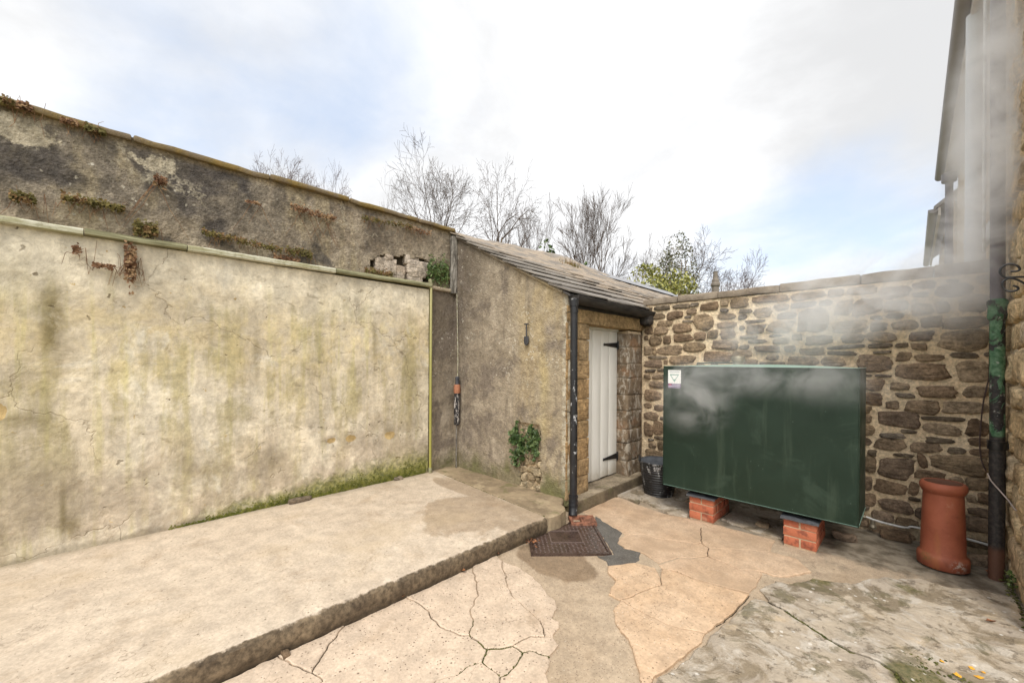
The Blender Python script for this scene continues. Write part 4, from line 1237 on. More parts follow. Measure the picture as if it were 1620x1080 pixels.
# roof: deck, slates in courses, verge, ridge mortar and lead
RF = MB()
def rp(x, y, up=0.0): return (x, y, roof_z(x)+up+.02)
RF.v = [rp(-2.335,3.13,-.035), rp(-4.24,3.13,-.035), rp(-4.24,9.7,-.035), rp(-2.335,9.7,-.035), rp(-2.335,3.13,-.012), rp(-4.24,3.13,-.012), rp(-4.24,9.7,-.012), rp(-2.335,9.7,-.012)]
RF.f = [(0,1,2,3), (7,6,5,4), (0,4,5,1), (1,5,6,2), (2,6,7,3), (3,7,4,0)]
ROOF = RF.obj('roof', M_DSLATE, SH, smooth=False)
rs = random.Random(5)
ncx = 9; dxc = (4.22-2.315)/ncx
for ci in range(ncx):
    xl = -2.305-ci*dxc; xu = xl-dxc*1.28
    y = 3.085-(0.14 if ci % 2 else 0)
    while y < 8.0:
        wd = rs.uniform(.26,.36); y2 = y+wd
        ya = max(y, 3.085+rs.uniform(-.012,.012))
        if y2-ya > .05:
            lift = .024+rs.uniform(0,.012); z0 = roof_z(xl)+.012; th = .011+rs.uniform(0,.005)
            jx = rs.uniform(-.010,.010)
            a = (xl+jx, ya+.002, z0+lift+rs.uniform(-.004,.004)); b = (xl+jx+rs.uniform(-.006,.006), y2-.002, z0+lift+rs.uniform(-.004,.004))
            zu = roof_z(xu)+.014
            vs = [a, b, (xu, y2-.002, zu), (xu, ya+.002, zu)]
            m2 = MB(); m2.add([(p[0],p[1],p[2]-th) for p in vs]+vs, [(3,2,1,0),(4,5,6,7),(0,1,5,4),(1,2,6,5),(2,3,7,6),(3,0,4,7)])
            m2.obj('slate', M_SLATE, ROOF, smooth=False)
        y = y2
# heap of torching mortar and moss along the ridge, hump included
mb = MB()
def ridge_up(y): return .03+.055*math.exp(-((y-4.3)/.55)**2)+.12*math.exp(-((y-5.35)/.65)**2)+.05*math.exp(-((y-6.3)/.7)**2)
NY = 110
for j in range(NY+1):
    y = 3.14+6.5*j/NY
    for k, (x, up) in enumerate(((-3.40,.006), (-3.72,.022), (-3.95,.5), (-4.10,.95), (-4.22,1.0), (-4.38,.7), (-4.5,-1.5))):
        if k == 0: x += max(0, min(1, (y-4.0)/1.4))*.30+.12*fb(y, 0, 0, 1.3)-max(0, 1-abs(y-3.1)/.9)*.55
        if k == 1: x -= max(0, 1-abs(y-3.1)/.9)*.28
        zz = roof_z(max(x,-4.2))+.014+(.012 if k < 2 else 0)
        mb.v.append((x+.02*fb(x, y, 2, 5), y, zz+(ridge_up(y)*up if up > .05 else up)+.012*fb(x, y, 6, 5)*(1 if k else 0)))
mb.f = [(j*7+k+1, j*7+k, (j+1)*7+k, (j+1)*7+k+1) for j in range(NY) for k in range(6)]
mb.obj('ridge_mortar', M_SLATE, ROOF)
mb = MB()
for j in range(31):
    y = 5.9+3.75*j/30
    for x, up in ((-3.90,.05), (-4.05,.055), (-4.17,.075), (-4.26,.065)):
        mb.v.append((x, y, roof_z(x)+.014+up+.004*fb(x, y, 1, 3)))
mb.f = [(j*4+k+1, j*4+k, (j+1)*4+k, (j+1)*4+k+1) for j in range(30) for k in range(3)]
mb.obj('lead_flashing', M_FLASH, ROOF)
# further roof slope seen beyond the flashing
mb = MB(); mb.v = [(-4.26,5.6,3.06), (-4.26,10.6,3.06), (-5.4,10.6,3.64), (-5.4,6.4,3.55)]; mb.f = [(0,1,2,3)]
mb.v += [(x, y, z-.05) for x, y, z in mb.v[:4]]; mb.f += [(7,6,5,4),(0,4,5,1),(1,5,6,2),(2,6,7,3),(3,7,4,0)]
mb.obj('back_slope', M_DSLATE, ROOF, smooth=False)
# verge mortar under the slates and the round cement fillet up in the corner
mb = MB(); mb.tube([(x, 3.128, roof_z(x)-.012) for x in [-4.16+.06*i for i in range(30)]], .016, 6); mb.obj('verge_mortar', M_GABLE, SH)
mb = MB(); mb.tube([(-4.148+.008*fb(0,0,z,3), 3.125, z) for z in [2.31+.06*i for i in range(13)]], [.050+.008*fb(1,0,i*.3,2) for i in range(13)], 12); mb.obj('corner_fillet', M_LEAD, SH)
# moss tuft on the roof
def tuft(name, c, n, spread, mat, label, cat, group, base, up=(0,0,1), size=(.012,.03), seed=1, stems=False, stem_mat=None):
    rg = random.Random(seed); mb = MB()
    for _ in range(n):
        p = Vector((c[0]+rg.gauss(0,spread[0]), c[1]+rg.gauss(0,spread[1]), c[2]+rg.gauss(0,spread[2])))
        leaf(mb, p, rg, rg.uniform(*size))
    o = mb.obj(name, mat, base=base)
    return tag(o, label, cat, group)
def leaf(mb, p, rg, r, n=None, flat=.0):
    a = Vector((rg.gauss(0,1), rg.gauss(0,1), rg.gauss(0,1))).normalized()
    if n is not None: a = (Vector(n)+a*.75).normalized()
    u = a.orthogonal().normalized(); v = a.cross(u); th = rg.uniform(0, 6.28)
    u, v = u*math.cos(th)+v*math.sin(th), v*math.cos(th)-u*math.sin(th)
    q = [p-u*r, p+v*r*.62-u*r*.35+a*r*.15, p+v*r*.35+u*r*.5, p+u*r, p-v*r*.35+u*r*.5, p-v*r*.62-u*r*.35+a*r*.15]
    mb.add(q, [(0,1,2,3), (0,3,4,5)])
p = hit(900, 422, 0, -3.95)
mb = MB(); rg = random.Random(4)
for _ in range(260):
    q = Vector((p.x+rg.gauss(0,.05), p.y+rg.gauss(0,.13), p.z-.02+abs(rg.gauss(0,.03))))
    d = Vector((rg.gauss(0,.3), rg.gauss(0,.3), 1)).normalized()*rg.uniform(.03,.08)
    s_ = d.orthogonal().normalized()*.006
    mb.add([q-s_, q+s_, q+d], [(0,1,2)])
tag(mb.obj('roof_grass', M_DRYG, base=p), 'tuft of mossy grass growing on the tan mortar of the outhouse roof', 'grass tuft')

# ------------------------------------------------------------------ black downpipe, gully, iron cover
t = thing('rain_downpipe', (-2.235, 3.055, 0), 'thin black chipped downpipe beside the white door', 'downpipe')
X, Y = -2.262, 3.105
MB().tube([(X+.006,Y-.004,.10), (X+.002,Y,1.0), (X-.003,Y,2.02)], .0345, 20).obj('pipe', M_BLACKPIPE, t)
MB().tube([(X+.004,Y-.002,.20), (X+.006,Y-.004,.11), (X+.012,Y-.015,.07), (X+.022,Y-.035,.03)], [.040,.040,.040,.041], 18).obj('shoe', M_BLACKPIPE, t)
for z in (.115,.155,.20): MB().tube([(X+.005,Y-.003,z-.009), (X+.005,Y-.003,z+.009)], .0445, 20).obj('collar', M_BLACKPIPE, t)
MB().tube([(X-.003,Y,1.98), (X-.004,Y,2.05)], [.042,.045], 18).obj('head', M_BLACKPIPE, t)
for z in (1.93, .98): MB().tube([(X,Y,z-.014), (X,Y,z+.014)], .0385, 18).tube([(X-.12,Y+.03,z), (X-.03,Y+.01,z)], .004, 6).obj('clip', M_IRON, t)

t = thing('gully_surround', (-2.11, 3.05, 0), 'terracotta drain gully surround under the foot of the black downpipe', 'drain')
ang = R(46)
def rot(c, u, v): return (c[0]+u*math.cos(ang)-v*math.sin(ang), c[1]+u*math.sin(ang)+v*math.cos(ang))
def obox(c, u0, v0, u1, v1, z0, z1, mb=None):
    mb = mb or MB(); q = [rot(c,u0,v0), rot(c,u1,v0), rot(c,u1,v1), rot(c,u0,v1)]
    return mb.add([(x,y,z0) for x,y in q]+[(x,y,z1) for x,y in q], [(3,2,1,0),(4,5,6,7),(0,1,5,4),(1,2,6,5),(2,3,7,6),(3,0,4,7)])
gc = (-2.135, 3.075)
for (a, b, c_, d_, zz) in ((-.115,-.09,.115,-.066,.026), (-.115,.066,.115,.09,.03), (-.115,-.066,-.09,.066,.03), (.09,-.066,.115,.066,.028), (-.015,-.065,.005,.065,.024)):
    obox(gc, a, b, c_, d_, -.03, zz).obj('clay_wall', M_CLAY, t, smooth=False)
obox(gc, .008, -.066, .09, .066, -.03, .026).obj('lid', M_CLAY, t, smooth=False)
obox(gc, -.09, -.066, -.015, .066, -.03, -.012).obj('sump', M_SOIL, t, smooth=False)

t = thing('inspection_cover', (-2.0, 2.72, 0), 'square rusty iron inspection cover partly under the raised slab', 'manhole cover')
Aa = Vector((-2.036, 2.268)); U2 = Vector((.688, .726)); V2 = Vector((-.743, .670))
U2 = U2.normalized(); V2 = Vector((-U2.y, U2.x))
def cpt(u, v): q = Aa+U2*u+V2*v; return (q.x, q.y)
S_ = .615
def clipx(poly, X0=-2.205):
    out = []
    for i in range(len(poly)):
        a, b = poly[i], poly[(i+1) % len(poly)]
        if a[0] >= X0: out.append(a)
        if (a[0] >= X0) != (b[0] >= X0):
            k = (X0-a[0])/(b[0]-a[0]); out.append((X0, a[1]+k*(b[1]-a[1])))
    return out
def plate(poly, z0, z1, mb=None):
    mb = mb or MB(); n = len(poly)
    if n < 3: return mb
    return mb.add([(x,y,z0) for x,y in poly]+[(x,y,z1) for x,y in poly], [tuple(range(n,2*n))]+[(i,(i+1)%n,(i+1)%n+n,i+n) for i in range(n)])
rect = lambda u0, v0, u1, v1: [cpt(u0,v0), cpt(u1,v0), cpt(u1,v1), cpt(u0,v1)]
mb = MB()
for r_ in ((0,0,S_,.022), (0,S_-.022,S_,S_), (0,.022,.022,S_-.022), (S_-.022,.022,S_,S_-.022)): plate(clipx(rect(*r_)), -.02, .010, mb)
mb.obj('frame', M_COVER, t, smooth=False)
PL = plate(clipx(rect(.026,.026,S_-.026,S_-.026)), -.02, .004).obj('plate', M_COVER, t, smooth=False)
mb = MB()
for i in range(17):
    for j in range(17):
        u, v = .045+i*.033, .045+j*.033
        if .17 < u < .45 and .19 < v < .43: continue
        q = cpt(u, v)
        if q[0] < -2.19: continue
        th = ang+(R(45) if (i+j) % 2 else R(-45)); dx, dy = math.cos(th), math.sin(th)
        mb.add([(q[0]+dx*a-dy*b, q[1]+dy*a+dx*b, .004) for a, b in ((-.012,0),(0,-.005),(.012,0),(0,.005))]+[(q[0],q[1],.0095)], [(0,1,4),(1,2,4),(2,3,4),(3,0,4)])
mb.obj('tread', M_TREAD, t)
mb = MB()
for r_ in ((.175,.195,.445,.205), (.175,.415,.445,.425), (.175,.205,.185,.415), (.435,.205,.445,.415)): plate(clipx(rect(*r_)), .003, .009, mb)
mb.obj('badge_rim', M_TREAD, t, smooth=False)

# ------------------------------------------------------------------ items on the gable
t = thing('hand_spade', (-2.883, 3.13, 1.75), 'small iron spade ornament hanging on the rendered gable', 'spade')
y = 3.118
mb = MB(); mb.tube([(-2.884,y,1.845), (-2.883,y,1.70)], .0065, 8); mb.obj('shaft', M_SPADE, t)
mb = MB(); mb.tube([(-2.911,y,1.850), (-2.857,y,1.850)], .0075, 8); mb.obj('handle', M_SPADE, t)
mb = MB(); pts = [(-.030,.055),(.030,.055),(.033,.0),(.030,-.035),(.017,-.055),(0,-.066),(-.017,-.055),(-.030,-.035),(-.033,0)]
mb.add([(-2.883+a, y-.004, 1.677+b*.8) for a,b in pts]+[(-2.883+a*.9, y+.006, 1.677+b*.8) for a,b in pts]+[(-2.883,y-.012,1.685)], [(i,(i+1)%9,18) for i in range(9)]+[(i+9,(i+1)%9+9,(i+1)%9,i) for i in range(9)]+[tuple(range(9,18))])
mb.obj('blade', M_SPADE, t)

t = thing('lagged_pipe', (-4.0, 3.10, .67), 'torn black pipe lagging with orange tape hanging in the corner by the gable', 'pipe lagging')
cx, cy = -4.03, 3.095
MB().lathe((cx,cy,0), [(.001,.665),(.030,.667),(.036,.68),(.034,.80),(.037,.95),(.035,1.02),(.033,1.08)], 14, .12).obj('wrap', M_LAG, t)
MB().lathe((cx,cy,0), [(.036,1.06),(.041,1.08),(.042,1.12),(.038,1.165),(.032,1.17)], 14, .2).obj('tape', M_ORANGE, t)
MB().lathe((cx+.004,cy,0), [(.026,1.16),(.028,1.19),(.022,1.21),(.027,1.235),(.028,1.255),(.018,1.268),(.001,1.27)], 14, .15).obj('fitting', M_SPADE, t)
MB().tube([(cx-.02,cy+.01,.13), (cx-.02,cy+.01,.67)], .008, 8).obj('lower_pipe', M_LEAD, t)
MB().tube([(cx+.005,cy,1.26), (cx-.004,cy+.015,1.45), (cx-.02,cy+.02,1.75), (cx-.04,cy+.02,2.3)], .004, 6).obj('wire', M_LEDGE, t)

# ivy growing out of the gap in the gable render
def ivy_on_gable(c, n, sx, sz, label, seed):
    rg = random.Random(seed); mb = MB()
    for _ in range(n):
        while True:
            a, b_ = rg.uniform(-1,1), rg.uniform(-1,1)
            if a*a+b_*b_ < rg.uniform(.35, 1.15) and fb(c[0]+a*sx, b_*sz+seed, 1, 9) > -.12: break
        p = Vector((c[0]+a*sx, 3.128-abs(rg.gauss(0,.028)), c[1]+b_*sz))
        leaf(mb, p, rg, rg.uniform(.010,.024), (rg.gauss(0,.5), -1, .35))
    t = thing('ivy_plant', (c[0], 3.14, c[1]-sz), label, 'ivy', 'ivy on the gable')
    mb.obj('leaves', M_IVY, t)
    st = MB()
    for k in range(5):
        x = c[0]+rg.uniform(-.6,.6)*sx; st.tube([(x, 3.132, c[1]-sz*1.1), (x+rg.uniform(-.03,.03), 3.125, c[1]), (x+rg.uniform(-.04,.04), 3.13, c[1]+sz*.8)], .003, 5)
    st.obj('stem', M_BARK, t)
ivy_on_gable((-3.00, .58), 620, .115, .25, 'larger dark ivy clump, left of the two in the gap of the gable render', 3)
ivy_on_gable((-2.775, .64), 480, .085, .20, 'smaller bright ivy clump, right of the two in the gap of the gable render', 9)

# dried ivy left on the boundary wall
def dry(px, py, wpx, hpx, n, mat, label, seed, x=-4.20, drip=0, name='dried_ivy', sz=(.007,.015), slope=0.0):
    """leaf remnants over a small patch of the wall: centre and extent measured on the wall face"""
    p = hit(px, py, 0, x); a = hit(px-wpx/2, py, 0, x); b = hit(px+wpx/2, py, 0, x); c_ = hit(px, py-hpx/2, 0, x)
    wy = (b.y-a.y)/2; hz = c_.z-p.z
    rg = random.Random(seed); t = thing(name, (x, p.y, p.z), label, 'ivy', 'ivy remnants on the boundary wall'); mb = MB()
    for _ in range(int(n*1.5)):
        u = rg.uniform(-1,1); v = rg.gauss(0,.55)
        q = Vector((x+.018+abs(rg.gauss(0,.018)), p.y+u*wy, p.z+v*hz+slope*u*wy+.3*hz*fb(u*2, seed, 0, 1.5)))
        leaf(mb, q, rg, rg.uniform(*sz), (1,0,.3))
    mb.obj('leaves', mat, t)
    st = MB()
    for k in range(max(3, n//22)):
        y_ = p.y+rg.uniform(-1,1)*wy; z_ = p.z+slope*(y_-p.y); L = rg.uniform(.08,.22)+drip
        sg = rg.choice((-1,1))
        pts = [(x+.017+.008*fr(j, k, seed), y_+sg*j*L*.10+.02*fr(j*.7, k, seed+3), z_-j*L*.2*(1 if drip else rg.choice((1,1,.4,-.5)))) for j in range(5)]
        st.tube(pts, [.0028,.0024,.002,.0016,.001], 4)
    st.obj('stem', M_DRY, t)
dry(37,315,40,12,150,M_DRYG,'small green-brown ivy tuft near the left end of the dark upper wall',1)
dry(150,323,100,11,300,M_DRYG,'long flat strip of ivy above the left part of the ledge',2)
dry(253,288,20,14,110,M_DRY,'brown ivy knot with a dry stem hanging down the dark upper wall',3,drip=.35)
dry(230,364,38,20,260,M_DRYG,'greenish ivy tuft sitting on the ledge above the hanging brown strand',4)
dry(385,383,125,9,320,M_DRYG,'long brown-green strip of ivy just above the middle of the ledge',5,slope=-.06)
dry(495,338,70,10,200,M_DRY,'arched brown ivy on the upper wall beyond the middle',6,drip=.2,slope=-.05)
dry(472,400,42,12,200,M_DRYG,'short bushy ivy tuft above the ledge beyond the long brown strip',7)
dry(452,411,40,9,140,M_DRY,'reddish ivy patch hugging the ledge below the short bushy tuft',8)
dry(612,353,80,8,220,M_DRYG,'thin ivy fringe just below the coping near the outhouse',9,slope=.06)
dry(691,430,34,36,420,M_GSHRUB,'green leafy ivy beside the exposed stones at the outhouse corner',10,sz=(.010,.018))
dry(598,432,44,9,220,M_DRYG,'yellowish mossy ivy under the exposed stones',11)
dry(206,418,17,52,330,M_DRY,'rust-brown dead ivy strand hanging below the ledge on cream render',12,x=-4.105)
dry(165,422,34,7,60,M_DRY,'sparse dead ivy tendril curving left from the hanging strand',13,x=-4.105)
dry(122,396,12,14,40,M_DRY,'tiny dead ivy sprig under the ledge left of the hanging strand',14,x=-4.105)
dry(150,209,34,9,140,M_DRYG,'green ivy sprig under the coping of the upper wall',15)
dry(40,172,24,9,90,M_DRY,'reddish ivy sprig under the coping at the left end',16)
dry(12,163,20,9,80,M_DRYG,'green sprig under the coping at the very left end',17)
dry(110,196,26,7,70,M_DRY,'brown sprig under the coping between two others',18)
dry(400,322,26,5,40,M_DRY,'faint brown tendrils on the middle of the upper wall',19,drip=.15)
dry(660,365,40,8,110,M_DRY,'brown ivy below the coping at the outhouse end',20)

# ------------------------------------------------------------------ back wall of coursed rubble
BY = 4.755
BW = thing('rubble_wall', (-1.0, BY, 0), 'rubble stone yard wall with wide buff mortar joints behind the green tank', 'wall')
def bw_disp(p): return .009*fb(p.x, p.z, 1, 3)+.006*fb(p.x, p.z, 5, 12)
mb = MB(); mb.sheet((-2.42, BY, -.05), (2.93, 0, 0), (0, 0, 2.21), 146, 110, disp=bw_disp, thick=.3)
mb.obj('mortar', M_MORTAR, BW)
xe = -2.40; rb = random.Random(21)
while xe < .47:
    L = rb.uniform(.35,.8); e = min(xe+L, .48)
    zt = 2.240+rb.uniform(-.005,.005)+(.0 if xe < -1.1 else .014)
    m2 = MB(); m2.rbox((xe+.001, BY-.022+rb.uniform(-.004,.006), 2.165), (e-.001, BY+.32, zt), .012, (6,4,2), .010, 6, rb.uniform(0,30)); m2.obj('coping_stone', M_COPING2, BW)
    xe = e
rects = []
def addr(o, k, lst):
    for x0, y0_, x1, y1_ in lst:
        p = hit(o[0]+x0/k, o[1]+(y0_+y1_)/2/k, 1, BY); q = hit(o[0]+x1/k, o[1]+(y0_+y1_)/2/k, 1, BY)
        a = hit(o[0]+(x0+x1)/2/k, o[1]+y0_/k, 1, BY); b = hit(o[0]+(x0+x1)/2/k, o[1]+y1_/k, 1, BY)
        r_ = (p.x, b.z, q.x, a.z)
        if r_[3] > 2.145 or r_[2] > .50 or r_[0] < -2.40: r_ = (max(r_[0],-2.385), r_[1], min(r_[2],.475), min(r_[3], 2.14))
        if r_[3]-r_[1] < .02 or r_[2]-r_[0] < .03: continue
        ov = any(min(r_[2],s_[2])-max(r_[0],s_[0]) > .012 and min(r_[3],s_[3])-max(r_[1],s_[1]) > .012 for s_ in rects)
        if not ov: rects.append(r_)
addr((1300,420), 3.6, [(780,165,945,260),(690,293,950,358),(672,370,950,485),(500,375,635,428),(510,443,600,482),(650,205,730,268),(415,558,712,650),(770,540,960,665),(525,505,705,545),(235,643,352,708),(392,665,495,708),(545,683,765,750),(810,685,955,750),(215,725,345,790),(365,770,440,815),(475,770,668,842),(698,778,955,842),(318,832,552,915),(245,850,285,895),(580,905,795,965),(825,880,955,970),(570,860,815,885),(300,985,480,1050),(505,1008,680,1065),(720,1035,820,1070),(450,935,540,955),(330,955,470,985),(590,980,750,1010),(565,290,685,350),(180,190,345,280),(75,200,175,285),(355,200,490,260),(255,380,425,435),(330,120,500,185),(650,105,860,180),(210,510,400,610),(0,520,130,580),(110,390,245,440),(60,310,260,385),(520,90,650,130)])
addr((1320,440), 2.16, [(135,548,245,583),(262,562,365,600),(388,578,448,600),(155,613,268,683),(255,620,320,645),(330,605,530,665),(95,610,142,660),(275,655,378,690),(390,678,440,705),(450,680,530,725),(140,695,245,735),(155,758,265,800),(255,695,290,740),(95,735,140,775),(130,797,205,830),(450,740,485,765),(490,735,530,770),(455,785,530,810),(90,675,130,720),(210,820,290,850),(130,850,270,900),(440,890,530,920)])
addr((1000,420), 5.06, [(175,305,300,358),(325,290,462,345),(470,298,535,328),(130,385,265,430),(280,365,410,430),(440,345,515,392),(325,465,470,540),(500,385,650,520),(180,490,290,552),(75,480,165,550),(210,440,325,490),(495,530,590,598),(605,520,690,585),(140,560,240,640),(220,565,365,630),(75,562,130,598),(70,605,125,635),(65,645,162,715),(210,640,400,715),(410,615,590,690),(640,598,845,668),(165,652,195,715),(135,723,280,745),(300,720,510,785),(575,688,795,770),(805,678,960,730),(78,758,240,815),(105,830,190,855),(70,865,145,905),(165,868,265,905),(550,300,690,360),(690,380,830,430),(680,450,830,500),(790,255,930,340),(975,335,1120,420),(920,470,1060,545),(1080,440,1300,540),(1330,340,1580,530),(980,640,1180,690),(1220,640,1310,690),(1390,560,1600,630),(1340,660,1540,715),(1080,710,1170,760),(850,720,940,770),(1460,740,1620,795),(930,590,1080,620),(1130,580,1260,625)])
addr((1000,540), 3.0, [(38,88,140,122),(40,150,98,180),(60,230,140,278),(38,290,95,315),(108,300,150,330),(40,333,125,370),(38,385,100,445),(100,375,150,440),(80,480,115,505),(38,470,65,500),(65,515,150,560),(118,490,150,530),(82,190,150,220)])
# fill what the traced stones leave with courses
z = .01
while z < 2.12:
    h_ = rb.choice((.06,.09,.12,.14,.16)); x = -2.385
    while x < .47:
        wd = rb.uniform(.13,.36)*(.7 if h_ < .08 else 1)
        cand = [x+.012, z+.012, min(x+wd-.012,.475), min(z+h_-.012, 2.14)]
        for s_ in rects:
            if min(cand[2],s_[2]+.018)-max(cand[0],s_[0]-.018) > 0 and min(cand[3],s_[3]+.012)-max(cand[1],s_[1]-.012) > 0:
                # shrink away on the cheaper side
                opts = [(s_[2]+.02-cand[0], 0, s_[2]+.02), (cand[2]-s_[0]+.02, 2, s_[0]-.02), (s_[3]+.014-cand[1], 1, s_[3]+.014), (cand[3]-s_[1]+.014, 3, s_[1]-.014)]
                opts.sort(key=lambda q: q[0]/((cand[2]-cand[0]) if q[1] in (0,2) else (cand[3]-cand[1]+1e-6)))
                cand[opts[0][1]] = opts[0][2]
                if cand[2]-cand[0] < .05 or cand[3]-cand[1] < .022: cand = None; break
        if cand and cand[2]-cand[0] >= .05 and cand[3]-cand[1] >= .022: rects.append(tuple(cand))
        x += wd
    z += h_


tries = 0
while tries < 9000 and len(rects) < 296:
    tries += 1
    wd, h_ = rb.uniform(.07,.20), rb.uniform(.026,.075)
    if tries > 5000: wd, h_ = rb.uniform(.05,.12), rb.uniform(.024,.045)
    x, z = rb.uniform(-2.385,.475-wd), rb.uniform(.01,2.135-h_)
    if all(min(x+wd,s_[2]+.012)-max(x,s_[0]-.012) <= 0 or min(z+h_,s_[3]+.008)-max(z,s_[1]-.008) <= 0 for s_ in rects): rects.append((x, z, x+wd, z+h_))


def rubble(r_, plane, face, parent, mats, rg, proud=(.006,.022), grow=.0):
    """one irregular stone: ragged outline, shoulder and bulging worn face. plane: 'y' (wall faces -y) or 'x' (wall faces -x)"""
    x0, z0, x1, z1 = r_; cx, cz = (x0+x1)/2, (z0+z1)/2; grow += .001; hx, hz = (x1-x0)/2+grow, (z1-z0)/2+grow
    n = 17; sd = rg.uniform(0,90); e = rg.uniform(2.6,7.0); tilt = rg.uniform(-.07,.07); skew = rg.uniform(-.22,.22); shear = rg.uniform(-.22,.22)
    rings = []
    pr = rg.uniform(*proud)
    tu, tv = rg.uniform(-.35,.35)*pr, rg.uniform(-.35,.35)*pr
    for k, (sc_, dep) in enumerate(((1.04,-.012), (.985,.55*pr), (.88,pr), (.45,pr*1.05))):
        ring = []
        for i in range(n):
            a = 2*math.pi*(i+.5*(k % 2))/n; ca, sa = math.cos(a), math.sin(a)
            q = (abs(ca)**e+abs(sa)**e)**(-1/e)
            wob = 1+.20*fr(ca*1.7+sd, sa*1.7, 1)+.13*fr(ca*4+sd, sa*4, 4)+.07*fr(ca*9+sd, sa*9, 7)
            u, v = ca*q*hx*wob*sc_, sa*q*hz*wob*sc_*(1+skew*ca)
            u, v = u-v*(tilt+shear), v+u*tilt
            d = dep+(tu*ca+tv*sa)*sc_+(pr*.6*fr(u*16+sd, v*16, 3) if k > 1 else 0)
            ring.append((u, v, d))
        rings.append(ring)
    vs = [p for rr in rings for p in rr]+[(0,0,pr*1.1)]
    fs = [(k*n+i, k*n+(i+1)%n, (k+1)*n+(i+1)%n, (k+1)*n+i) for k in range(3) for i in range(n)]+[(3*n+i, 3*n+(i+1)%n, 4*n) for i in range(n)]
    if plane == 'y': W3 = [(cx+u, face-d, cz+v) for u, v, d in vs]
    else: W3 = [(face-d, cx+u, cz+v) for u, v, d in vs]
    if plane == 'x': fs = [f[::-1] for f in fs]
    mb = MB(); mb.v = W3; mb.f = fs
    m_ = mats[1] if (z1-z0) < .055 else mats[0]
    return mb.obj('stone', m_, parent, angle=70)


for r_ in rects:
    if r_[2]-r_[0] < .04 or r_[3]-r_[1] < .02: continue
    rubble(r_, 'y', BY-.004, BW, (M_STONE, M_THIN), rb)

# ------------------------------------------------------------------ house at the right
HX = .480
M_PSLATE = material('pale_grey_slate', lambda s: dict(c=s.mix(s.noise(9, 5), (.30, .28, .27), (.42, .40, .38)), r=.8, h=s.noise(30, 4), bs=.4))
HS = thing('stone_house', (HX+.3, 5, 0), 'tall tan stone house whose side wall and eaves rise at the right edge', 'house')
mb = MB(); mb.sheet((HX, 9.45, -.05), (0, -6.0, 0), (0, 0, 4.6), 150, 115, disp=lambda p: .012*fb(p.y, p.z, 1, 2.5)+.006*fb(p.y, p.z, 5, 10), thick=.25)
mb.obj('mortar', M_HMORTAR, HS)
rh = random.Random(31); z = .02
while z < 4.5:
    h_ = rh.uniform(.12,.24); y = 3.46
    while y < 5.9:
        L = rh.uniform(.2,.5)
        if y < 4.75 or z > 2.0: rubble((y+.012, z+.012, y+L-.012, z+h_-.012), 'x', HX-.002, HS, (M_HOUSE, M_HOUSE), rh, (.010,.035), .002)
        y += L
    z += h_
MB().box((HX+.02, 3.46, -.05), (4.5, 9.44, 4.55)).obj('wall_core', M_HMORTAR, HS, smooth=False)
mb = MB(); mb.v = [(.30,3.3,4.56), (.30,9.47,4.56), (2.6,9.47,6.6), (2.6,3.3,6.6)]; mb.v += [(x,y,z-.06) for x,y,z in mb.v]; mb.f = [(3,2,1,0),(4,5,6,7),(0,1,5,4),(1,2,6,5),(2,3,7,6),(3,0,4,7)]
mb.obj('roof', M_PSLATE, HS, smooth=False)
MB().box((.33, 3.3, 4.38), (.36, 9.44, 4.52)).obj('fascia', M_FASCIA, HS, smooth=False)
MB().box((.36, 3.3, 4.40), (.50, 9.43, 4.42)).obj('soffit', M_FASCIA, HS, smooth=False)
def gutter_run(x, z, r, ya, yb, parent, mat):
    mb = MB(); n_ = 9
    for y in (ya, yb):
        for i in range(n_): a = math.pi*(1+i/(n_-1)); mb.v.append((x+r*math.cos(a), y, z+r*math.sin(a)))
        for i in range(n_): a = math.pi*(2-i/(n_-1)); mb.v.append((x+r*.88*math.cos(a), y, z+r*.88*math.sin(a)))
    m_ = 2*n_
    mb.f = [(q, (q+1) % m_, m_+(q+1) % m_, m_+q) for q in range(m_)]+[tuple(range(n_)), tuple(m_+q for q in range(n_))[::-1]]
    mb.obj('gutter', mat, parent)
M_GUT2 = material('steam_paled_gutter', lambda s: dict(c=s.mix(s.noise(7, 4), (.30, .28, .28), (.40, .38, .38)), r=.55))  # gutter colour lightened to stand in for whitening by the steam
gutter_run(.285, 4.50, .055, 3.3, 9.6, HS, M_GUT2)
# small openings of the upper wall seen through the steam
for (ya, yb, za, zb) in ((4.50,4.66,3.05,3.25),):
    MB().rbox((HX-.015, ya, za), (HX+.02, yb, zb), .01).obj('vent', M_SOIL, HS)
# lower wing farther on
WG = thing('house_wing', (1.0, 12, 0), 'lower far wing of the stone house with gutter end above the yard wall', 'house')
mb = MB(); mb.sheet((.45, 14.2, -.05), (0, -4.72, 0), (0, 0, 4.05), 40, 40, disp=lambda p: .015*fb(p.y, p.z, 1, 2.5), thick=.3); mb.obj('wall', M_HMORTAR, WG)
rh2 = random.Random(77); z = 2.2
while z < 3.9:
    h_ = rh2.uniform(.2,.32); y = 9.55
    while y < 14.1:
        L = rh2.uniform(.35,.7); rubble((y+.015, z+.015, min(y+L-.015,14.15), z+h_-.015), 'x', .448, WG, (M_HOUSE, M_HOUSE), rh2, (.012,.035)); y += L
    z += h_
mb = MB(); mb.v = [(.22,9.48,4.02), (.22,14.3,4.02), (2.4,14.3,5.9), (2.4,9.48,5.9)]; mb.v += [(x,y,z-.06) for x,y,z in mb.v]; mb.f = [(3,2,1,0),(4,5,6,7),(0,1,5,4),(1,2,6,5),(2,3,7,6),(3,0,4,7)]
mb.obj('roof', M_PSLATE, WG, smooth=False)
MB().box((.76,9.48,0), (4,14.2,4.0)).obj('wall_core', M_HMORTAR, WG, smooth=False)
gutter_run(.215, 3.98, .06, 9.5, 14.6, WG, M_GUT2)
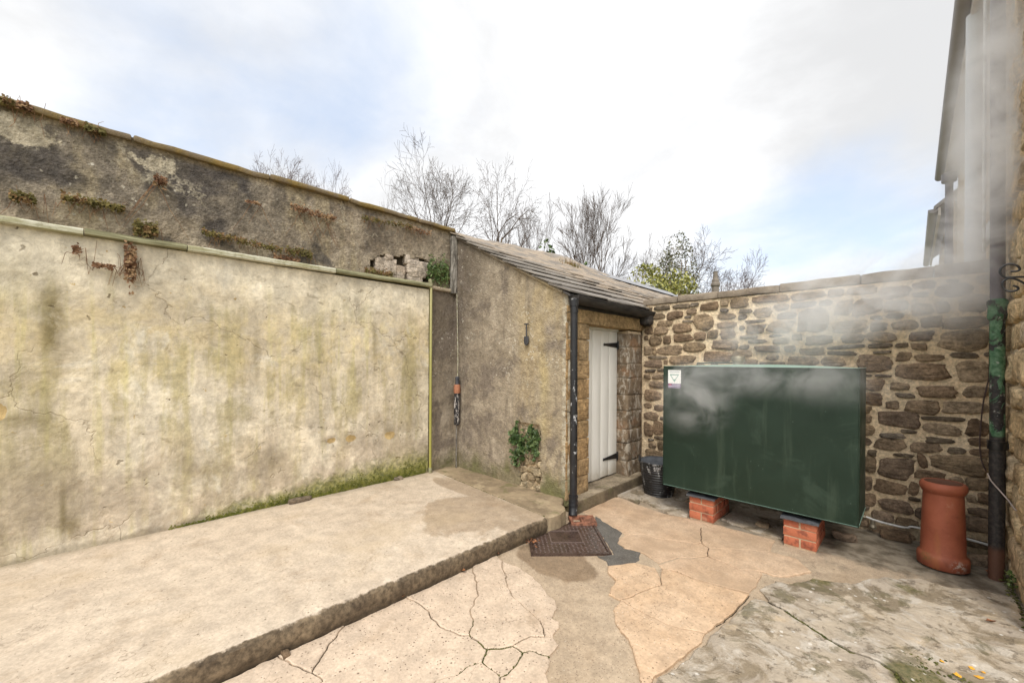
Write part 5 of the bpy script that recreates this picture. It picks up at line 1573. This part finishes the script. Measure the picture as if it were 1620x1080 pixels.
MB().box((.27,9.48,3.86), (.30,14.2,3.99)).obj('fascia', M_FASCIA, WG, smooth=False)
t = thing('wing_downpipe', (.36, 9.0, 2.0), 'dark slim downpipe beyond the wall on the far house wing', 'downpipe')
MB().tube([(.37,9.0,1.2), (.37,9.0,4.25)], .045, 12).obj('pipe', M_GUTTER, t)
MB().lathe((.37,9.0,4.2), [(.05,0),(.085,.02),(.085,.14),(.07,.15)], 12).obj('hopper', M_GUTTER, t)

# grey soil pipe behind the wall, pipe with green paint in front of it
t = thing('soil_pipe', (.352, 5.16, 1.0), 'fat pale grey plastic soil pipe rising behind the yard wall', 'pipe')
MB().tube([(.362,5.16,.8), (.362,5.16,4.40)], .060, 24).obj('pipe', M_SOILPIPE, t)
for z in (2.45, 2.50, 2.56): MB().tube([(.362,5.16,z-.012), (.362,5.16,z+.012)], .066, 24).obj('collar', M_SOILPIPE, t)
MB().tube([(.47,5.14,2.62), (.43,5.15,2.52), (.38,5.16,2.43)], .042, 16).obj('branch', M_SOILPIPE, t)

t = thing('iron_pipe', (.405, 4.30, 0), 'tall cast iron pipe with flaking green paint and black lower half at the right', 'pipe')
MB().tube([(.407,4.30,-.01), (.408,4.30,.5), (.408,4.30,.92)], .0385, 24).obj('lower_pipe', M_IRONPIPE, t)
MB().tube([(.408,4.30,.90), (.405,4.30,1.80)], .0365, 24).obj('upper_pipe', M_IRONPIPE, t)
MB().tube([(.408,4.30,.875), (.408,4.30,.935)], .047, 24).obj('clamp', M_IRON, t)
MB().rbox((.41,4.285,.885), (.485,4.315,.925), .006).obj('clamp_ear', M_IRON, t)
MB().lathe((.405,4.30,0), [(.037,1.755),(.045,1.765),(.049,1.785),(.046,1.80),(.045,1.85),(.050,1.862),(.050,1.885),(.044,1.895),(.037,1.90)], 24).obj('socket', M_IRONPIPE, t)
MB().tube([(.405,4.30,1.88), (.402,4.30,3.0), (.398,4.30,4.45)], .0355, 24).obj('stack', M_GUTTER, t)
t = thing('white_conduit', (.355, 4.32, 2.3), 'thin white conduit running up beside the dark pipe above the wall', 'conduit')
MB().tube([(.350,4.40,2.25), (.350,4.40,4.42)], .009, 10).obj('pipe', M_WPIPE, t)

# scroll bracket
t = thing('scroll_bracket', (.46, 3.6, 2.14), 'black wrought iron scroll bracket sticking out from the house wall', 'bracket')
def scroll(px, py, y=3.6): return hit(px, py, 1, y)
k = lambda pts: [scroll(1480+a/10.8, 380+b/10.8) for a, b in pts]
def smooth(pts, n=6):
    out = []
    for i in range(len(pts)-1):
        p0, p1, p2, p3 = pts[max(i-1,0)], pts[i], pts[i+1], pts[min(i+2,len(pts)-1)]
        for j in range(n):
            u = j/n; out.append(.5*((2*p1)+(p2-p0)*u+(2*p0-5*p1+4*p2-p3)*u*u+(3*p1-p0-3*p2+p3)*u**3))
    return out+[pts[-1]]
MB().tube(smooth(k([(1285,535),(1400,525),(1440,490),(1390,430),(1290,405),(1190,425),(1120,480),(1105,550),(1150,610),(1220,635),(1400,628),(1620,622),(1760,620)])), .0055, 8).obj('upper_scroll', M_IRON, t)
MB().tube(smooth(k([(1320,775),(1390,795),(1415,830),(1370,860),(1290,872),(1200,855),(1150,800),(1140,740),(1180,685),(1260,650),(1370,665),(1480,715),(1620,800),(1760,870)])), .0055, 8).obj('lower_scroll', M_IRON, t)
pq = k([(1760,500),(1760,980)])
MB().rbox((.455, 3.585, pq[1].z), (.485, 3.615, pq[0].z), .004).obj('wall_plate', M_IRON, t)

# ------------------------------------------------------------------ oil tank on brick piers
TY0, TY1, TX0, TX1, TZ0, TZ1 = 3.845, 4.42, -1.728, -.278, .272, 1.418
t = thing('oil_tank', (-1.0, 4.13, TZ0), 'large dark green steel oil tank on red brick piers against the stone wall', 'oil tank')
mb = MB(); nx, nz = 30, 22
def bulge(u, v): return .012*math.sin(math.pi*u)*math.sin(math.pi*v)+.003*fb(u*2, v*2, 1, 2)
idx = {}
# front and back faces belly out a little, top is slightly domed
mb.sheet((TX0, TY0, TZ0), (TX1-TX0,0,0), (0,0,TZ1-TZ0), nx, nz, disp=lambda p: bulge((p.x-TX0)/(TX1-TX0), (p.z-TZ0)/(TZ1-TZ0)))
mb.sheet((TX1, TY0, TZ0), (0,TY1-TY0,0), (0,0,TZ1-TZ0), 12, nz, disp=lambda p: .4*bulge((p.y-TY0)/(TY1-TY0), (p.z-TZ0)/(TZ1-TZ0)))
mb.sheet((TX0, TY1, TZ0), (0,TY0-TY1,0), (0,0,TZ1-TZ0), 12, nz, disp=lambda p: .4*bulge((p.y-TY0)/(TY1-TY0), (p.z-TZ0)/(TZ1-TZ0)))
mb.sheet((TX1, TY1, TZ0), (TX0-TX1,0,0), (0,0,TZ1-TZ0), nx, 4)
mb.sheet((TX0, TY0, TZ1), (TX1-TX0,0,0), (0,TY1-TY0,0), nx, 10, disp=lambda p: .025*math.sin(math.pi*(p.x-TX0)/(TX1-TX0))*min(1, ((p.y-TY0)/.12)) )
mb.sheet((TX0, TY1, TZ0), (TX1-TX0,0,0), (0,TY0-TY1,0), 2, 2)
BODY = mb.obj('body', M_TANK, t, angle=50)
mb = MB()
for a, b in (((TX0,TY0,TZ0),(TX0,TY0,TZ1)), ((TX1,TY0,TZ0),(TX1,TY0,TZ1)), ((TX0,TY0,TZ1),(TX1,TY0,TZ1)), ((TX0,TY0,TZ0),(TX1,TY0,TZ0)), ((TX1,TY0,TZ0),(TX1,TY1,TZ0)), ((TX1,TY0,TZ1),(TX1,TY1,TZ1)), ((TX0,TY0,TZ1),(TX0,TY1,TZ1))):
    mb.tube([a, b], .0045, 8)
mb.obj('weld_edge', M_TANK, t)
MB().tube([(-1.60,4.35,1.43), (-1.60,4.35,1.452), (-1.25,4.35,1.456), (-1.25,4.35,1.435)], .007, 8).obj('lifting_bar', M_TANK, t)
MB().lathe((-1.20,4.30,TZ1+.005), [(.045,0),(.045,.045),(.058,.047),(.060,.085),(.052,.098),(.001,.10)], 20).obj('filler_cap', M_BRASS, t)
# sticker: white panel, printed lines, triangle, purple strip
fy = TY0-.0035
def st_box(x0, x1, z0, z1, dy, mat, nm, par): return MB().box((x0, fy-dy, z0), (x1, fy-dy+.001, z1)).obj(nm, mat, par, smooth=False)
sx0, sx1, sz1 = -1.684, -1.562, 1.384
STK = MB().box((sx0, fy, 1.256), (sx1, fy+.003, sz1)).obj('sticker', M_WHITE, t, smooth=False)
for (a, b, z_, h_) in ((.10,.90,.020,.010), (.14,.55,.037,.0035), (.58,.86,.037,.0035)):
    W_ = sx1-sx0; st_box(sx0+a*W_, sx0+b*W_, sz1-z_, sz1-z_+h_, .0012, M_GREYP, 'print_line', STK)
mb = MB(); cxs = (sx0+sx1)/2
def tri(mb, s0, dy): mb.add([(cxs-.040*s0, fy-dy, sz1-.044+.0*s0), (cxs+.040*s0, fy-dy, sz1-.044), (cxs, fy-dy, sz1-.044-.068*s0)], [(0,2,1)])
o3 = [(-.044,-.042),(.044,-.042),(0,-.116)]; i3 = [(-.034,-.049),(.034,-.049),(0,-.100)]
mb.add([(cxs+a, fy-.0014, sz1+b) for a,b in o3]+[(cxs+a, fy-.0014, sz1+b) for a,b in i3], [(0,3,4,1), (1,4,5,2), (2,5,3,0)])
mb.add([(cxs-.010, fy-.0016, sz1-.088), (cxs+.010, fy-.0016, sz1-.088), (cxs, fy-.0016, sz1-.106)], [(0,1,2)])
mb.obj('triangle_mark', M_TEAL, STK, smooth=False)
st_box(sx0, sx1, 1.212, 1.2555, -.0005, M_PURPLE, 'purple_strip', STK)
st_box(sx0+.006, sx0+.034, 1.238, 1.250, .0010, M_PINK, 'red_mark', STK)
st_box(sx0+.040, sx1-.006, 1.243, 1.250, .0010, M_LILAC, 'print_line', STK)
st_box(sx0+.004, sx1-.004, 1.228, 1.234, .0010, M_LILAC, 'print_line', STK)
st_box(sx0+.004, sx1-.010, 1.216, 1.220, .0010, M_LILAC, 'print_line', STK)

# brick piers: three courses, four in all, two of them under the back of the tank
def brick_mesh(L, Wd, H, seed):
    m_ = MB(); m_.rbox((-L/2,-Wd/2,-H/2), (L/2,Wd/2,H/2), .004, (2,2,2), .0025, 9, seed)
    me = bpy.data.meshes.new('brick'); me.from_pydata(m_.v, [], m_.f); me.update(); me.polygons.foreach_set('use_smooth', [True]*len(me.polygons)); me.set_sharp_from_angle(angle=R(40)); me.materials.append(M_BRICK); return me
BM_S = brick_mesh(.215, .1025, .065, 1.0); BM_H = brick_mesh(.1025, .215, .065, 5.0)
def pier(x, y, label, z0=0.0, depth=2):
    t = thing('brick_pier', (x, y, z0), label, 'brick pier', 'brick piers under the oil tank')
    m_ = MB(); m_.box((x-.103, y+.004, z0-.02), (x+.103, y+.43, z0+.222)); m_.obj('mortar', M_BMORT, t, smooth=False)
    for c_ in range(3):
        zc = z0+.006+.0325+c_*.075
        if c_ % 2 == 1: lay = [(x, y+.051+.1105*q, BM_S) for q in range(4)]
        else: lay = [(x-.0565+.113*q, y+.1075+.22*r_, BM_H) for q in (0,1) for r_ in (0,1)]
        for (bx, by, me) in lay:
            o = bpy.data.objects.new('brick', me); C.objects.link(o); o.parent = t
            o.location = (bx-x+rngp.uniform(-.0015,.0015), by-y+rngp.uniform(-.002,.002), zc-z0); o.rotation_euler = (0, 0, R(rngp.uniform(-.5,.5)))
    m_ = MB(); m_.sheet((x-.125, y-.028, z0+.234), (.25,0,0), (0,.46,0), 16, 22, disp=lambda p: .005*fb(p.x, p.y, 3, 18)-.010*max(0, (y-p.y)/.03), thick=.012)
    m_.obj('packing_slate', M_FELT, t)
    return t
pier(-1.385, 3.885, 'left red brick pier under the front of the green tank')
pier(-.632, 3.862, 'right red brick pier under the front of the green tank')

# stone flags and rubble lying under the tank, by the bucket
ft = [g((1013,771),(1045,792),(1075,807),(1088,818),(1056,812),(1030,800),(1000,780)), g((967,782),(992,768),(1018,779),(1010,797),(988,788))]
for k, pl in enumerate(ft):
    o = patch(pl, .012, lambda x, y: .004*fb(x, y, 2, 8), res=.05, gap=.003, amp=.010).obj('flagstone', M_E, GROUND)
fl = [(-2.30,4.05),(-2.05,3.98),(-1.75,3.96),(-1.52,3.93),(-1.5,4.7),(-2.3,4.7)]
patch(fl, .006, lambda x, y: .006*fb(x, y, 2, 6), res=.05, gap=.003, amp=.014).obj('flagstone', M_E, GROUND)
fl = [(-1.27,4.05),(-1.0,3.97),(-.76,3.95),(-.76,4.68),(-1.27,4.68)]
patch(fl, .008, lambda x, y: .006*fb(x, y, 2, 6), res=.05, gap=.003, amp=.014).obj('flagstone', M_E, GROUND)
rr = random.Random(14)
names = ['pale stone lying under the left end of the tank', 'flat stone chip under the tank between the piers', 'stone against the wall foot beside the pot', 'dark stone lying under the right end of the tank', 'stone lump between the pot and the iron pipe']
for k, (x, y, a, b, h_) in enumerate(((-1.62,4.30,.07,.05,.06), (-.95,4.15,.06,.05,.03), (-.10,4.66,.09,.05,.06), (-.40,4.35,.08,.06,.05), (.33,4.52,.05,.05,.07))):
    m_ = MB(); m_.rbox((x-a,y-b,-.01), (x+a,y+b,h_), .025, (3,3,3), .03, 9, k*8.); tag(m_.obj('loose_rock', M_STONE, base=(x,y,0)), names[k], 'stone', 'stones lying by the rubble wall')

# ------------------------------------------------------------------ bucket, pot, pipe along the wall, cables
bc = (-2.0, 4.335, .004)
t = thing('basket_bucket', bc, 'black ribbed basket bucket with paint splashes between the door and the tank', 'bucket')
prof_ = []
for i in range(41):
    z = .36*i/40; r = .150+.055*(z/.36)**.9
    prof_.append((r+.0035*math.sin(z*2*math.pi/.026), z))
mb = MB(); n_ = 64
for r, z in prof_:
    for q in range(n_):
        a = 2*math.pi*q/n_; rr_ = r+.0028*math.sin(a*32+(math.pi if int(z/.026) % 2 else 0))
        mb.v.append((bc[0]+rr_*math.cos(a), bc[1]+rr_*math.sin(a), bc[2]+z))
mb.f = [(i*n_+q, i*n_+(q+1)%n_, (i+1)*n_+(q+1)%n_, (i+1)*n_+q) for i in range(40) for q in range(n_)]+[tuple(range(n_))[::-1]]
mb.obj('basket', M_BUCKET, t)
MB().lathe(bc, [(.200,.345),(.212,.352),(.214,.362),(.206,.370),(.196,.366)], 48, .03).obj('rim', M_BUCKET, t)
MB().lathe(bc, [(.203,.372),(.196,.355),(.186,.30),(.178,.24),(.10,.225),(.001,.23)], 40, .05).obj('liner', M_LINER, t)
for s_ in (-1, 1):
    ca, sa = math.cos(R(215))*s_, math.sin(R(215))*s_
    pts = [(bc[0]+ca*.205-sa*d*.05, bc[1]+sa*.205+ca*d*.05, bc[2]+.36+u) for d, u in ((-1,-.01),(-.9,.03),(-.4,.05),(.4,.05),(.9,.03),(1,-.01))]
    MB().tube(smooth([Vector(p) for p in pts], 4), .008, 8).obj('handle', M_BUCKET, t)

pc = (.155, 4.275, 0)
t = thing('chimney_pot', pc, 'terracotta roll-top chimney pot standing on the ground by the iron pipe', 'chimney pot')
MB().lathe(pc, [(.128,.004),(.134,.008),(.136,.07),(.131,.088),(.121,.096),(.1165,.105),(.1150,.20),(.112,.30),(.108,.42),(.1045,.525),(.1045,.530),(.111,.533),(.113,.541),(.118,.548),(.1235,.560),(.125,.575),(.122,.590),(.114,.602),(.105,.607),(.097,.604)], 56, .006).obj('body', M_POT, t, angle=60)
MB().lathe(pc, [(.097,.604),(.092,.59),(.090,.45),(.094,.10),(.09,.02),(.001,.018)], 48).obj('inside', M_SOOT, t)

t = thing('oil_feed_pipe', (0, 4.72, .11), 'white plastic feed pipe running along the stone wall foot from the tank', 'pipe')
pts = [Vector(p) for p in ((-.36,4.70,.125), (-.29,4.705,.118), (-.22,4.70,.104), (-.10,4.705,.094), (-.03,4.705,.098), (0,4.70,.115), (.14,4.705,.112), (.30,4.71,.105), (.47,4.715,.085))]
MB().tube(smooth(pts, 5), .0085, 8).obj('tube', M_WPIPE, t)
MB().tube([(-.245,4.695,.102), (-.245,4.695,.065)], .017, 12).obj('valve', M_BRASS, t)
MB().lathe((-.245,4.69,.030), [(.001,0),(.022,.004),(.028,.02),(.022,.036),(.001,.04)], 14).obj('filter_bowl', M_BRASS, t)
MB().tube([(-.32,4.697,.118), (-.29,4.697,.114)], .014, 10).obj('nut', M_BRASS, t)

t = thing('wall_cable', (.36, 4.73, 1.0), 'dark brown cable hanging down the stone wall beside the iron pipe', 'cable')
pts = [hit(x, y, 1, 4.715) for x, y in ((1567,470),(1566,520),(1565,590),(1561,612),(1555,640),(1551,680),(1550,705),(1553,728),(1560,745))]
MB().tube(smooth([Vector(p) for p in pts], 4), .0045, 6).obj('cable', M_CABLE, t)
t = thing('slack_cable', (.42, 4.1, .65), 'pale slack cable crossing the black iron pipe to the house wall', 'cable')
pts = [hit(1562,748,1,4.245), hit(1568,760,1,4.235), hit(1582,776,1,4.22), hit(1596,792,1,4.15), hit(1604,803,1,4.05), hit(1609,807,1,3.99), hit(1622,803,1,3.80)]
MB().tube(smooth([Vector(p) for p in pts], 4), .004, 6).obj('cable', M_PCABLE, t)

# fallen leaves, chips
rl = random.Random(2)
for k, (px, py, r, lb) in enumerate(((732,905,.03,'brown dead leaf at the kerb foot near the iron cover'), (638,946,.022,'dead leaf at the kerb foot half way along'), (786,878,.022,'dead leaf at the kerb foot touching the iron cover corner'), (1563,910,.03,'curled rust-brown leaf between the pot and the iron pipe'), (1568,990,.024,'reddish leaf on the grey cement near the house wall'))):
    x, y = G(px, py); zt = .012+(.012 if px > 1200 else 0)
    m_ = MB(); u, v = Vector((math.cos(k*1.7), math.sin(k*1.7), 0)), Vector((-math.sin(k*1.7), math.cos(k*1.7), 0))
    c0 = Vector((x, y, zt)); up = Vector((0,0,1))
    L = [c0-u*r+up*.004, c0-u*r*.4+v*r*.5+up*.012, c0+u*r*.4+v*r*.45+up*.006, c0+u*r+up*.012, c0+u*r*.4-v*r*.45+up*.010, c0-u*r*.4-v*r*.5+up*.014, c0+up*.001]
    m_.add(L, [(i, (i+1) % 6, 6) for i in range(6)])
    m_.add([q-up*.0012 for q in L], [((i+1) % 6, i, 6) for i in range(6)])
    tag(m_.obj('dead_leaf', M_DEAD, base=c0), lb, 'leaf', 'fallen leaves')
x, y = G(452, 1037); m_ = MB(); m_.rbox((x-.022,y-.016,-.002), (x+.022,y+.016,.022), .006, (2,2,2), .010, 20, 4.); tag(m_.obj('stone_chip', M_STONE, base=(x,y,0)), 'dark stone chip on the pale concrete by the kerb', 'stone')
# rubbish bits by the iron cover
x, y = G(838, 858); m_ = MB(); rg = random.Random(6)
for _ in range(40):
    q = Vector((x+rg.gauss(0,.035), y+rg.gauss(0,.03), .012+rg.random()*.01)); leaf(m_, q, rg, rg.uniform(.006,.013), (0,0,1))
tag(m_.obj('leaf_litter', M_DEAD, base=(x,y,0)), 'scrap of leaf litter at the slab corner of the iron cover', 'litter', kind='stuff')
# small plant at the house wall foot
m_ = MB(); rg = random.Random(16)
for _ in range(26): leaf(m_, Vector((.445+rg.gauss(0,.015), 4.06+rg.gauss(0,.03), .09+rg.gauss(0,.025))), rg, rg.uniform(.010,.018))
t = thing('weed', (.45,4.06,0), 'small green weed at the house wall foot behind the iron pipe', 'plant'); m_.obj('leaves', M_GSHRUB, t)
m_ = MB(); m_.tube([(.455,4.06,0),(.448,4.06,.09)], .003, 5); m_.obj('stem', M_MOSS, t)

# ------------------------------------------------------------------ trees beyond the walls
def at(px, d): r = ray(px, HOR); return Vector((r.x*d, r.y*d, 0))
def hgt(py, d): return CAM_H+(HOR-py)/F_PX*d
def bare_tree(px, d, ytop, label, seed, trunks=((0,0),), spread=.5, lean=0.0, levels=4, rad=.13, fork=.32, mat=None, upright=.55, dens=1.0, twig=.011, tstart=.45, wpx=None, q=.9985):
    rg = random.Random(seed); base = at(px, d); H = hgt(ytop, d)
    right = Vector((math.cos(YAW), math.sin(YAW), 0)); mat = mat or M_TWIG
    t = thing('bare_tree', base, label, 'tree', 'bare winter trees beyond the walls')
    tr, cr = MB(), MB()
    NCH = [int(round(7*dens)), int(round(6*dens)), int(round(5*dens)), 4, 3]
    def grow(p, dr, L, r, lv):
        nseg = 6 if lv == 0 else (5 if lv < 3 else 3)
        pts, rad_ = [p], [r]; d_ = dr.copy(); q = p.copy()
        for i in range(nseg):
            wig = .09 if lv == 0 else .17
            d_ = (d_+Vector((rg.gauss(0,wig), rg.gauss(0,wig), rg.gauss(0,.08)+.06*upright))).normalized()
            q = q+d_*(L/nseg); pts.append(q.copy()); rad_.append(max(twig*.8, r*(1-.72*(i+1)/nseg)))
        (tr if lv == 0 else cr).tube(pts, rad_, 7 if lv == 0 else (5 if lv == 1 else 3), cap=False)
        if lv >= levels: return
        nc = NCH[lv]; phi = rg.uniform(0, 6.28)
        for c_ in range(nc):
            f0 = tstart if lv == 0 else .25
            f = f0+(1-f0)*((c_+rg.uniform(.2,.9))/nc)
            f = min(f, .99); a = f*nseg; i = int(a)
            cp = pts[i].lerp(pts[i+1], a-i); cr_ = rad_[i]; cd_ = (pts[i+1]-pts[i]).normalized()
            phi += 2.4+rg.uniform(-.5,.5)
            u = cd_.orthogonal().normalized(); v = cd_.cross(u)
            ax = u*math.cos(phi)+v*math.sin(phi)
            nd = (cd_+ax*rg.uniform(.6,1.15)*spread*1.7+Vector((0,0,.18*upright))).normalized()
            grow(cp, nd, L*rg.uniform(.50,.72)*(1.12-.45*f), max(twig, cr_*rg.uniform(.48,.66)), lv+1)
    for (ox, ln) in trunks:
        dr = (Vector((0,0,1))+right*(lean+ln)+Vector((rg.gauss(0,.04), rg.gauss(0,.04), 0))).normalized()
        grow(base+right*ox, dr, H*.8, 1.35*rad*rg.uniform(.85,1.1), 0)
    zs_ = sorted(p[2] for p in cr.v); top = zs_[int(len(zs_)*q)]; k_ = (H-base.z)/(top-base.z)
    kw = k_
    if wpx:
        us = sorted((p[0]-base.x)*right.x+(p[1]-base.y)*right.y for p in cr.v); kw = (wpx/F_PX*d)/(us[int(len(us)*.99)]-us[int(len(us)*.01)])
    for m_ in (tr, cr): m_.v = [(base.x+(p[0]-base.x)*kw, base.y+(p[1]-base.y)*kw, base.z+(p[2]-base.z)*k_) for p in m_.v]
    tr.obj('trunk', M_BARK, t); cr.obj('crown', mat, t)
    return t
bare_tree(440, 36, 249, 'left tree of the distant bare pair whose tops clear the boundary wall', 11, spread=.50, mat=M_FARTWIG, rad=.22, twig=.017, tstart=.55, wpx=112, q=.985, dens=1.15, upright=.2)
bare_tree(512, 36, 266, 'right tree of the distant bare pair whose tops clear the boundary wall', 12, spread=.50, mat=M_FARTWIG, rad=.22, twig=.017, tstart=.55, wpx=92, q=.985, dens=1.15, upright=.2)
bare_tree(628, 26, 283, 'sparse slender bare tree standing alone behind the boundary wall', 13, trunks=((0,-.20),(.6,.05)), spread=.45, dens=.66, rad=.10, twig=.010, tstart=.4, wpx=80)
bare_tree(704, 17, 250, 'tall spreading bare tree with thick trunk just left of the outhouse roof end', 24, spread=.50, rad=.15, twig=.0078, tstart=.62, wpx=138, q=.975, dens=1.2, upright=.15)
bare_tree(746, 18, 262, 'tall bare tree with leaning stem behind the outhouse roof end', 15, trunks=((0,.06),), spread=.48, rad=.15, twig=.0080, tstart=.58, wpx=118, q=.975, dens=1.0, upright=.2)
bare_tree(786, 16, 300, 'low bare tree leaning right behind the hump of the roof', 16, lean=.22, spread=.42, rad=.10, twig=.007, dens=.66, wpx=80)
bare_tree(856, 20, 298, 'upright bare tree with several thin stems beside the dark green shrub', 17, trunks=((-.7,-.03),(.1,.0)), spread=.26, upright=1.0, rad=.08, dens=.7, twig=.0088, tstart=.5, wpx=66)
bare_tree(900, 20, 302, 'upright bare tree with several thin stems right of the dark green shrub', 18, trunks=((-.2,-.02),(.5,.02)), spread=.26, upright=1.0, rad=.08, dens=.7, twig=.0088, tstart=.5, wpx=62)
bare_tree(940, 18, 306, 'many-stemmed fan shaped bare tree in the middle of the row', 19, trunks=((-.2,0),(.2,.10)), spread=.36, upright=.9, rad=.11, dens=.95, twig=.0085, tstart=.45, wpx=120, q=.99)
bare_tree(1008, 22, 368, 'low thin bare tree between the fan shaped one and the evergreen', 20, trunks=((0,.05),), spread=.40, rad=.09, twig=.009, dens=.8, wpx=64)
bare_tree(1100, 24, 366, 'rounded bare tree at the right end of the row beside the chimney', 21, spread=.52, rad=.16, twig=.0105, tstart=.5, wpx=134, q=.985, upright=.15)
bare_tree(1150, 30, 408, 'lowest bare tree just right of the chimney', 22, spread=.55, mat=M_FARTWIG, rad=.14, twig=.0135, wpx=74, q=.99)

def shrub(px, d, ytop, wpx, n, mat, label, name, seed, cat='shrub', lr=(.05,.11), rnd=1.0, gapk=1.2):
    rg = random.Random(seed); base = at(px, d); H = hgt(ytop, d); Rr = wpx/2/F_PX*d
    t = thing(name, base, label, cat); mb = MB(); c0 = base+Vector((0,0,H*.56)); k = 0
    while k < n:
        v = Vector((rg.uniform(-1,1), rg.uniform(-1,1), rg.uniform(-1,1)))
        if v.length > 1: continue
        prf_ = 1.0
        p = c0+Vector((v.x*Rr, v.y*Rr, v.z*H*.44))
        if fb(p.x, p.y, p.z+seed, gapk) < -.05: continue
        if rg.random() > .25+.75*v.length: continue
        leaf(mb, p, rg, rg.uniform(*lr), (v.x*.6, v.y*.6, .5)); k += 1
    mb.obj('crown', mat, t)
    st = MB()
    for q in range(4):
        a = rg.uniform(0,6.28); st.tube([base, base+Vector((math.cos(a)*Rr*.3, math.sin(a)*Rr*.3, H*.4)), base+Vector((math.cos(a)*Rr*.6, math.sin(a)*Rr*.6, H*.8))], [.06,.045,.015], 6)
    st.obj('trunk', M_BARK, t)
shrub(862, 16, 376, 52, 1500, M_GSHRUB, 'dark green leafy shrub showing above the roof between thin stems', 'laurel_shrub', 1)
shrub(927, 15, 412, 20, 400, M_GSHRUB, 'tiny green shrub top just above the roof edge', 'green_shrub', 2)
shrub(1022, 17, 414, 88, 5200, M_YSHRUB, 'yellow-green bushy shrub beyond the end of the outhouse roof', 'yellow_shrub', 3, lr=(.04,.085))
shrub(1066, 17.5, 418, 84, 4600, M_YSHRUB, 'yellow-green shrub under the evergreen tree, nearer the chimney', 'yellow_shrub', 4, lr=(.04,.085))
shrub(1072, 21, 364, 66, 3600, M_EVER, 'loose dark evergreen tree rising behind the yellow-green shrubs', 'evergreen_tree', 5, 'tree', (.03,.075), gapk=1.5)
shrub(1052, 20, 396, 50, 2200, M_EVER, 'smaller dark evergreen tree left of the loose tall one', 'evergreen_tree', 6, 'tree', (.03,.075), gapk=1.5)

# chimney far off
d = 24; b = at(1131, d)
t = thing('chimney_stack', (b.x, b.y, 0), 'distant slim chimney with clay pot rising above the stone wall', 'chimney')
zb, zt = hgt(470, d), hgt(428, d); sc_ = d/F_PX
MB().lathe((b.x,b.y,0), [(5.6*sc_,0),(5.6*sc_,hgt(452,d)),(7.2*sc_,hgt(450,d)),(7.2*sc_,hgt(447,d)),(6*sc_,hgt(445,d)),(5*sc_,hgt(440,d)),(3.6*sc_,hgt(438,d))], 8).obj('stack', M_CHIM, t, smooth=False)
MB().lathe((b.x,b.y,0), [(3.8*sc_,hgt(439,d)),(3.3*sc_,hgt(429,d)),(3.7*sc_,hgt(428.5,d)),(3.7*sc_,hgt(427.5,d)),(2.5*sc_,hgt(427.5,d)),(2.4*sc_,hgt(436,d))], 12).obj('pot', M_CHIM, t)

# ------------------------------------------------------------------ drifting boiler steam
def steam_mat():
    mt = bpy.data.materials.new('steam'); mt.use_nodes = True; mt.node_tree.nodes.clear(); s = NT(mt.node_tree)
    out = s.new('ShaderNodeOutputMaterial'); v = s.new('ShaderNodeVolumePrincipled'); s.l.new(v.outputs[0], out.inputs['Volume'])
    p = s.pos(); x, y, z = s.sep(p)
    dens = None
    for c, r, k in (((-.10,4.42,2.02), (1.25,.40,.50), 3.4), ((-.85,4.3,1.75), (.8,.40,.40), 2.2), ((.43,4.15,3.2), (.29,.60,1.15), 5.5), ((.42,6.0,3.7), (.28,1.6,1.2), 2.6), ((.30,4.3,2.35), (.35,.45,.55), 2.6), ((-1.38,3.64,1.14), (.42,.22,.40), 1.7), ((-1.0,3.68,1.36), (.8,.22,.24), 1.2), ((-.45,3.70,1.34), (.6,.20,.26), .9)):
        q = s.mul(s.spot(c, r), k); dens = q if dens is None else s.add(dens, q)
    warp = s.va(p, s.vs(s.noise(1.6, 2, .5, color=True), (.5,.3,.5)))
    n = s.noise(3.2, 6, .62, s.vs(warp, (1,1,1.15)), .8)
    n2_ = s.noise(7.5, 5, .65, s.vs(warp, (1,1,1.6)), 1.0)
    n = s.mr(s.add(s.mul(n, .72), s.mul(n2_, .28)), .38, .66)
    s.put(v.inputs['Density'], s.mul(s.mul(dens, n), 2.1))
    v.inputs['Color'].default_value = (.995,.995,.995,1); v.inputs['Anisotropy'].default_value = 0.0
    return mt
mb = MB(); mb.box((-1.98, 3.46, .66), (.76, 7.6, 4.75))
o = mb.obj('steam', steam_mat(), base=(-.6, 4.1, 1.0), smooth=False)
tag(o, 'thin boiler steam drifting across the stone wall, tank and house', 'steam', kind='stuff')
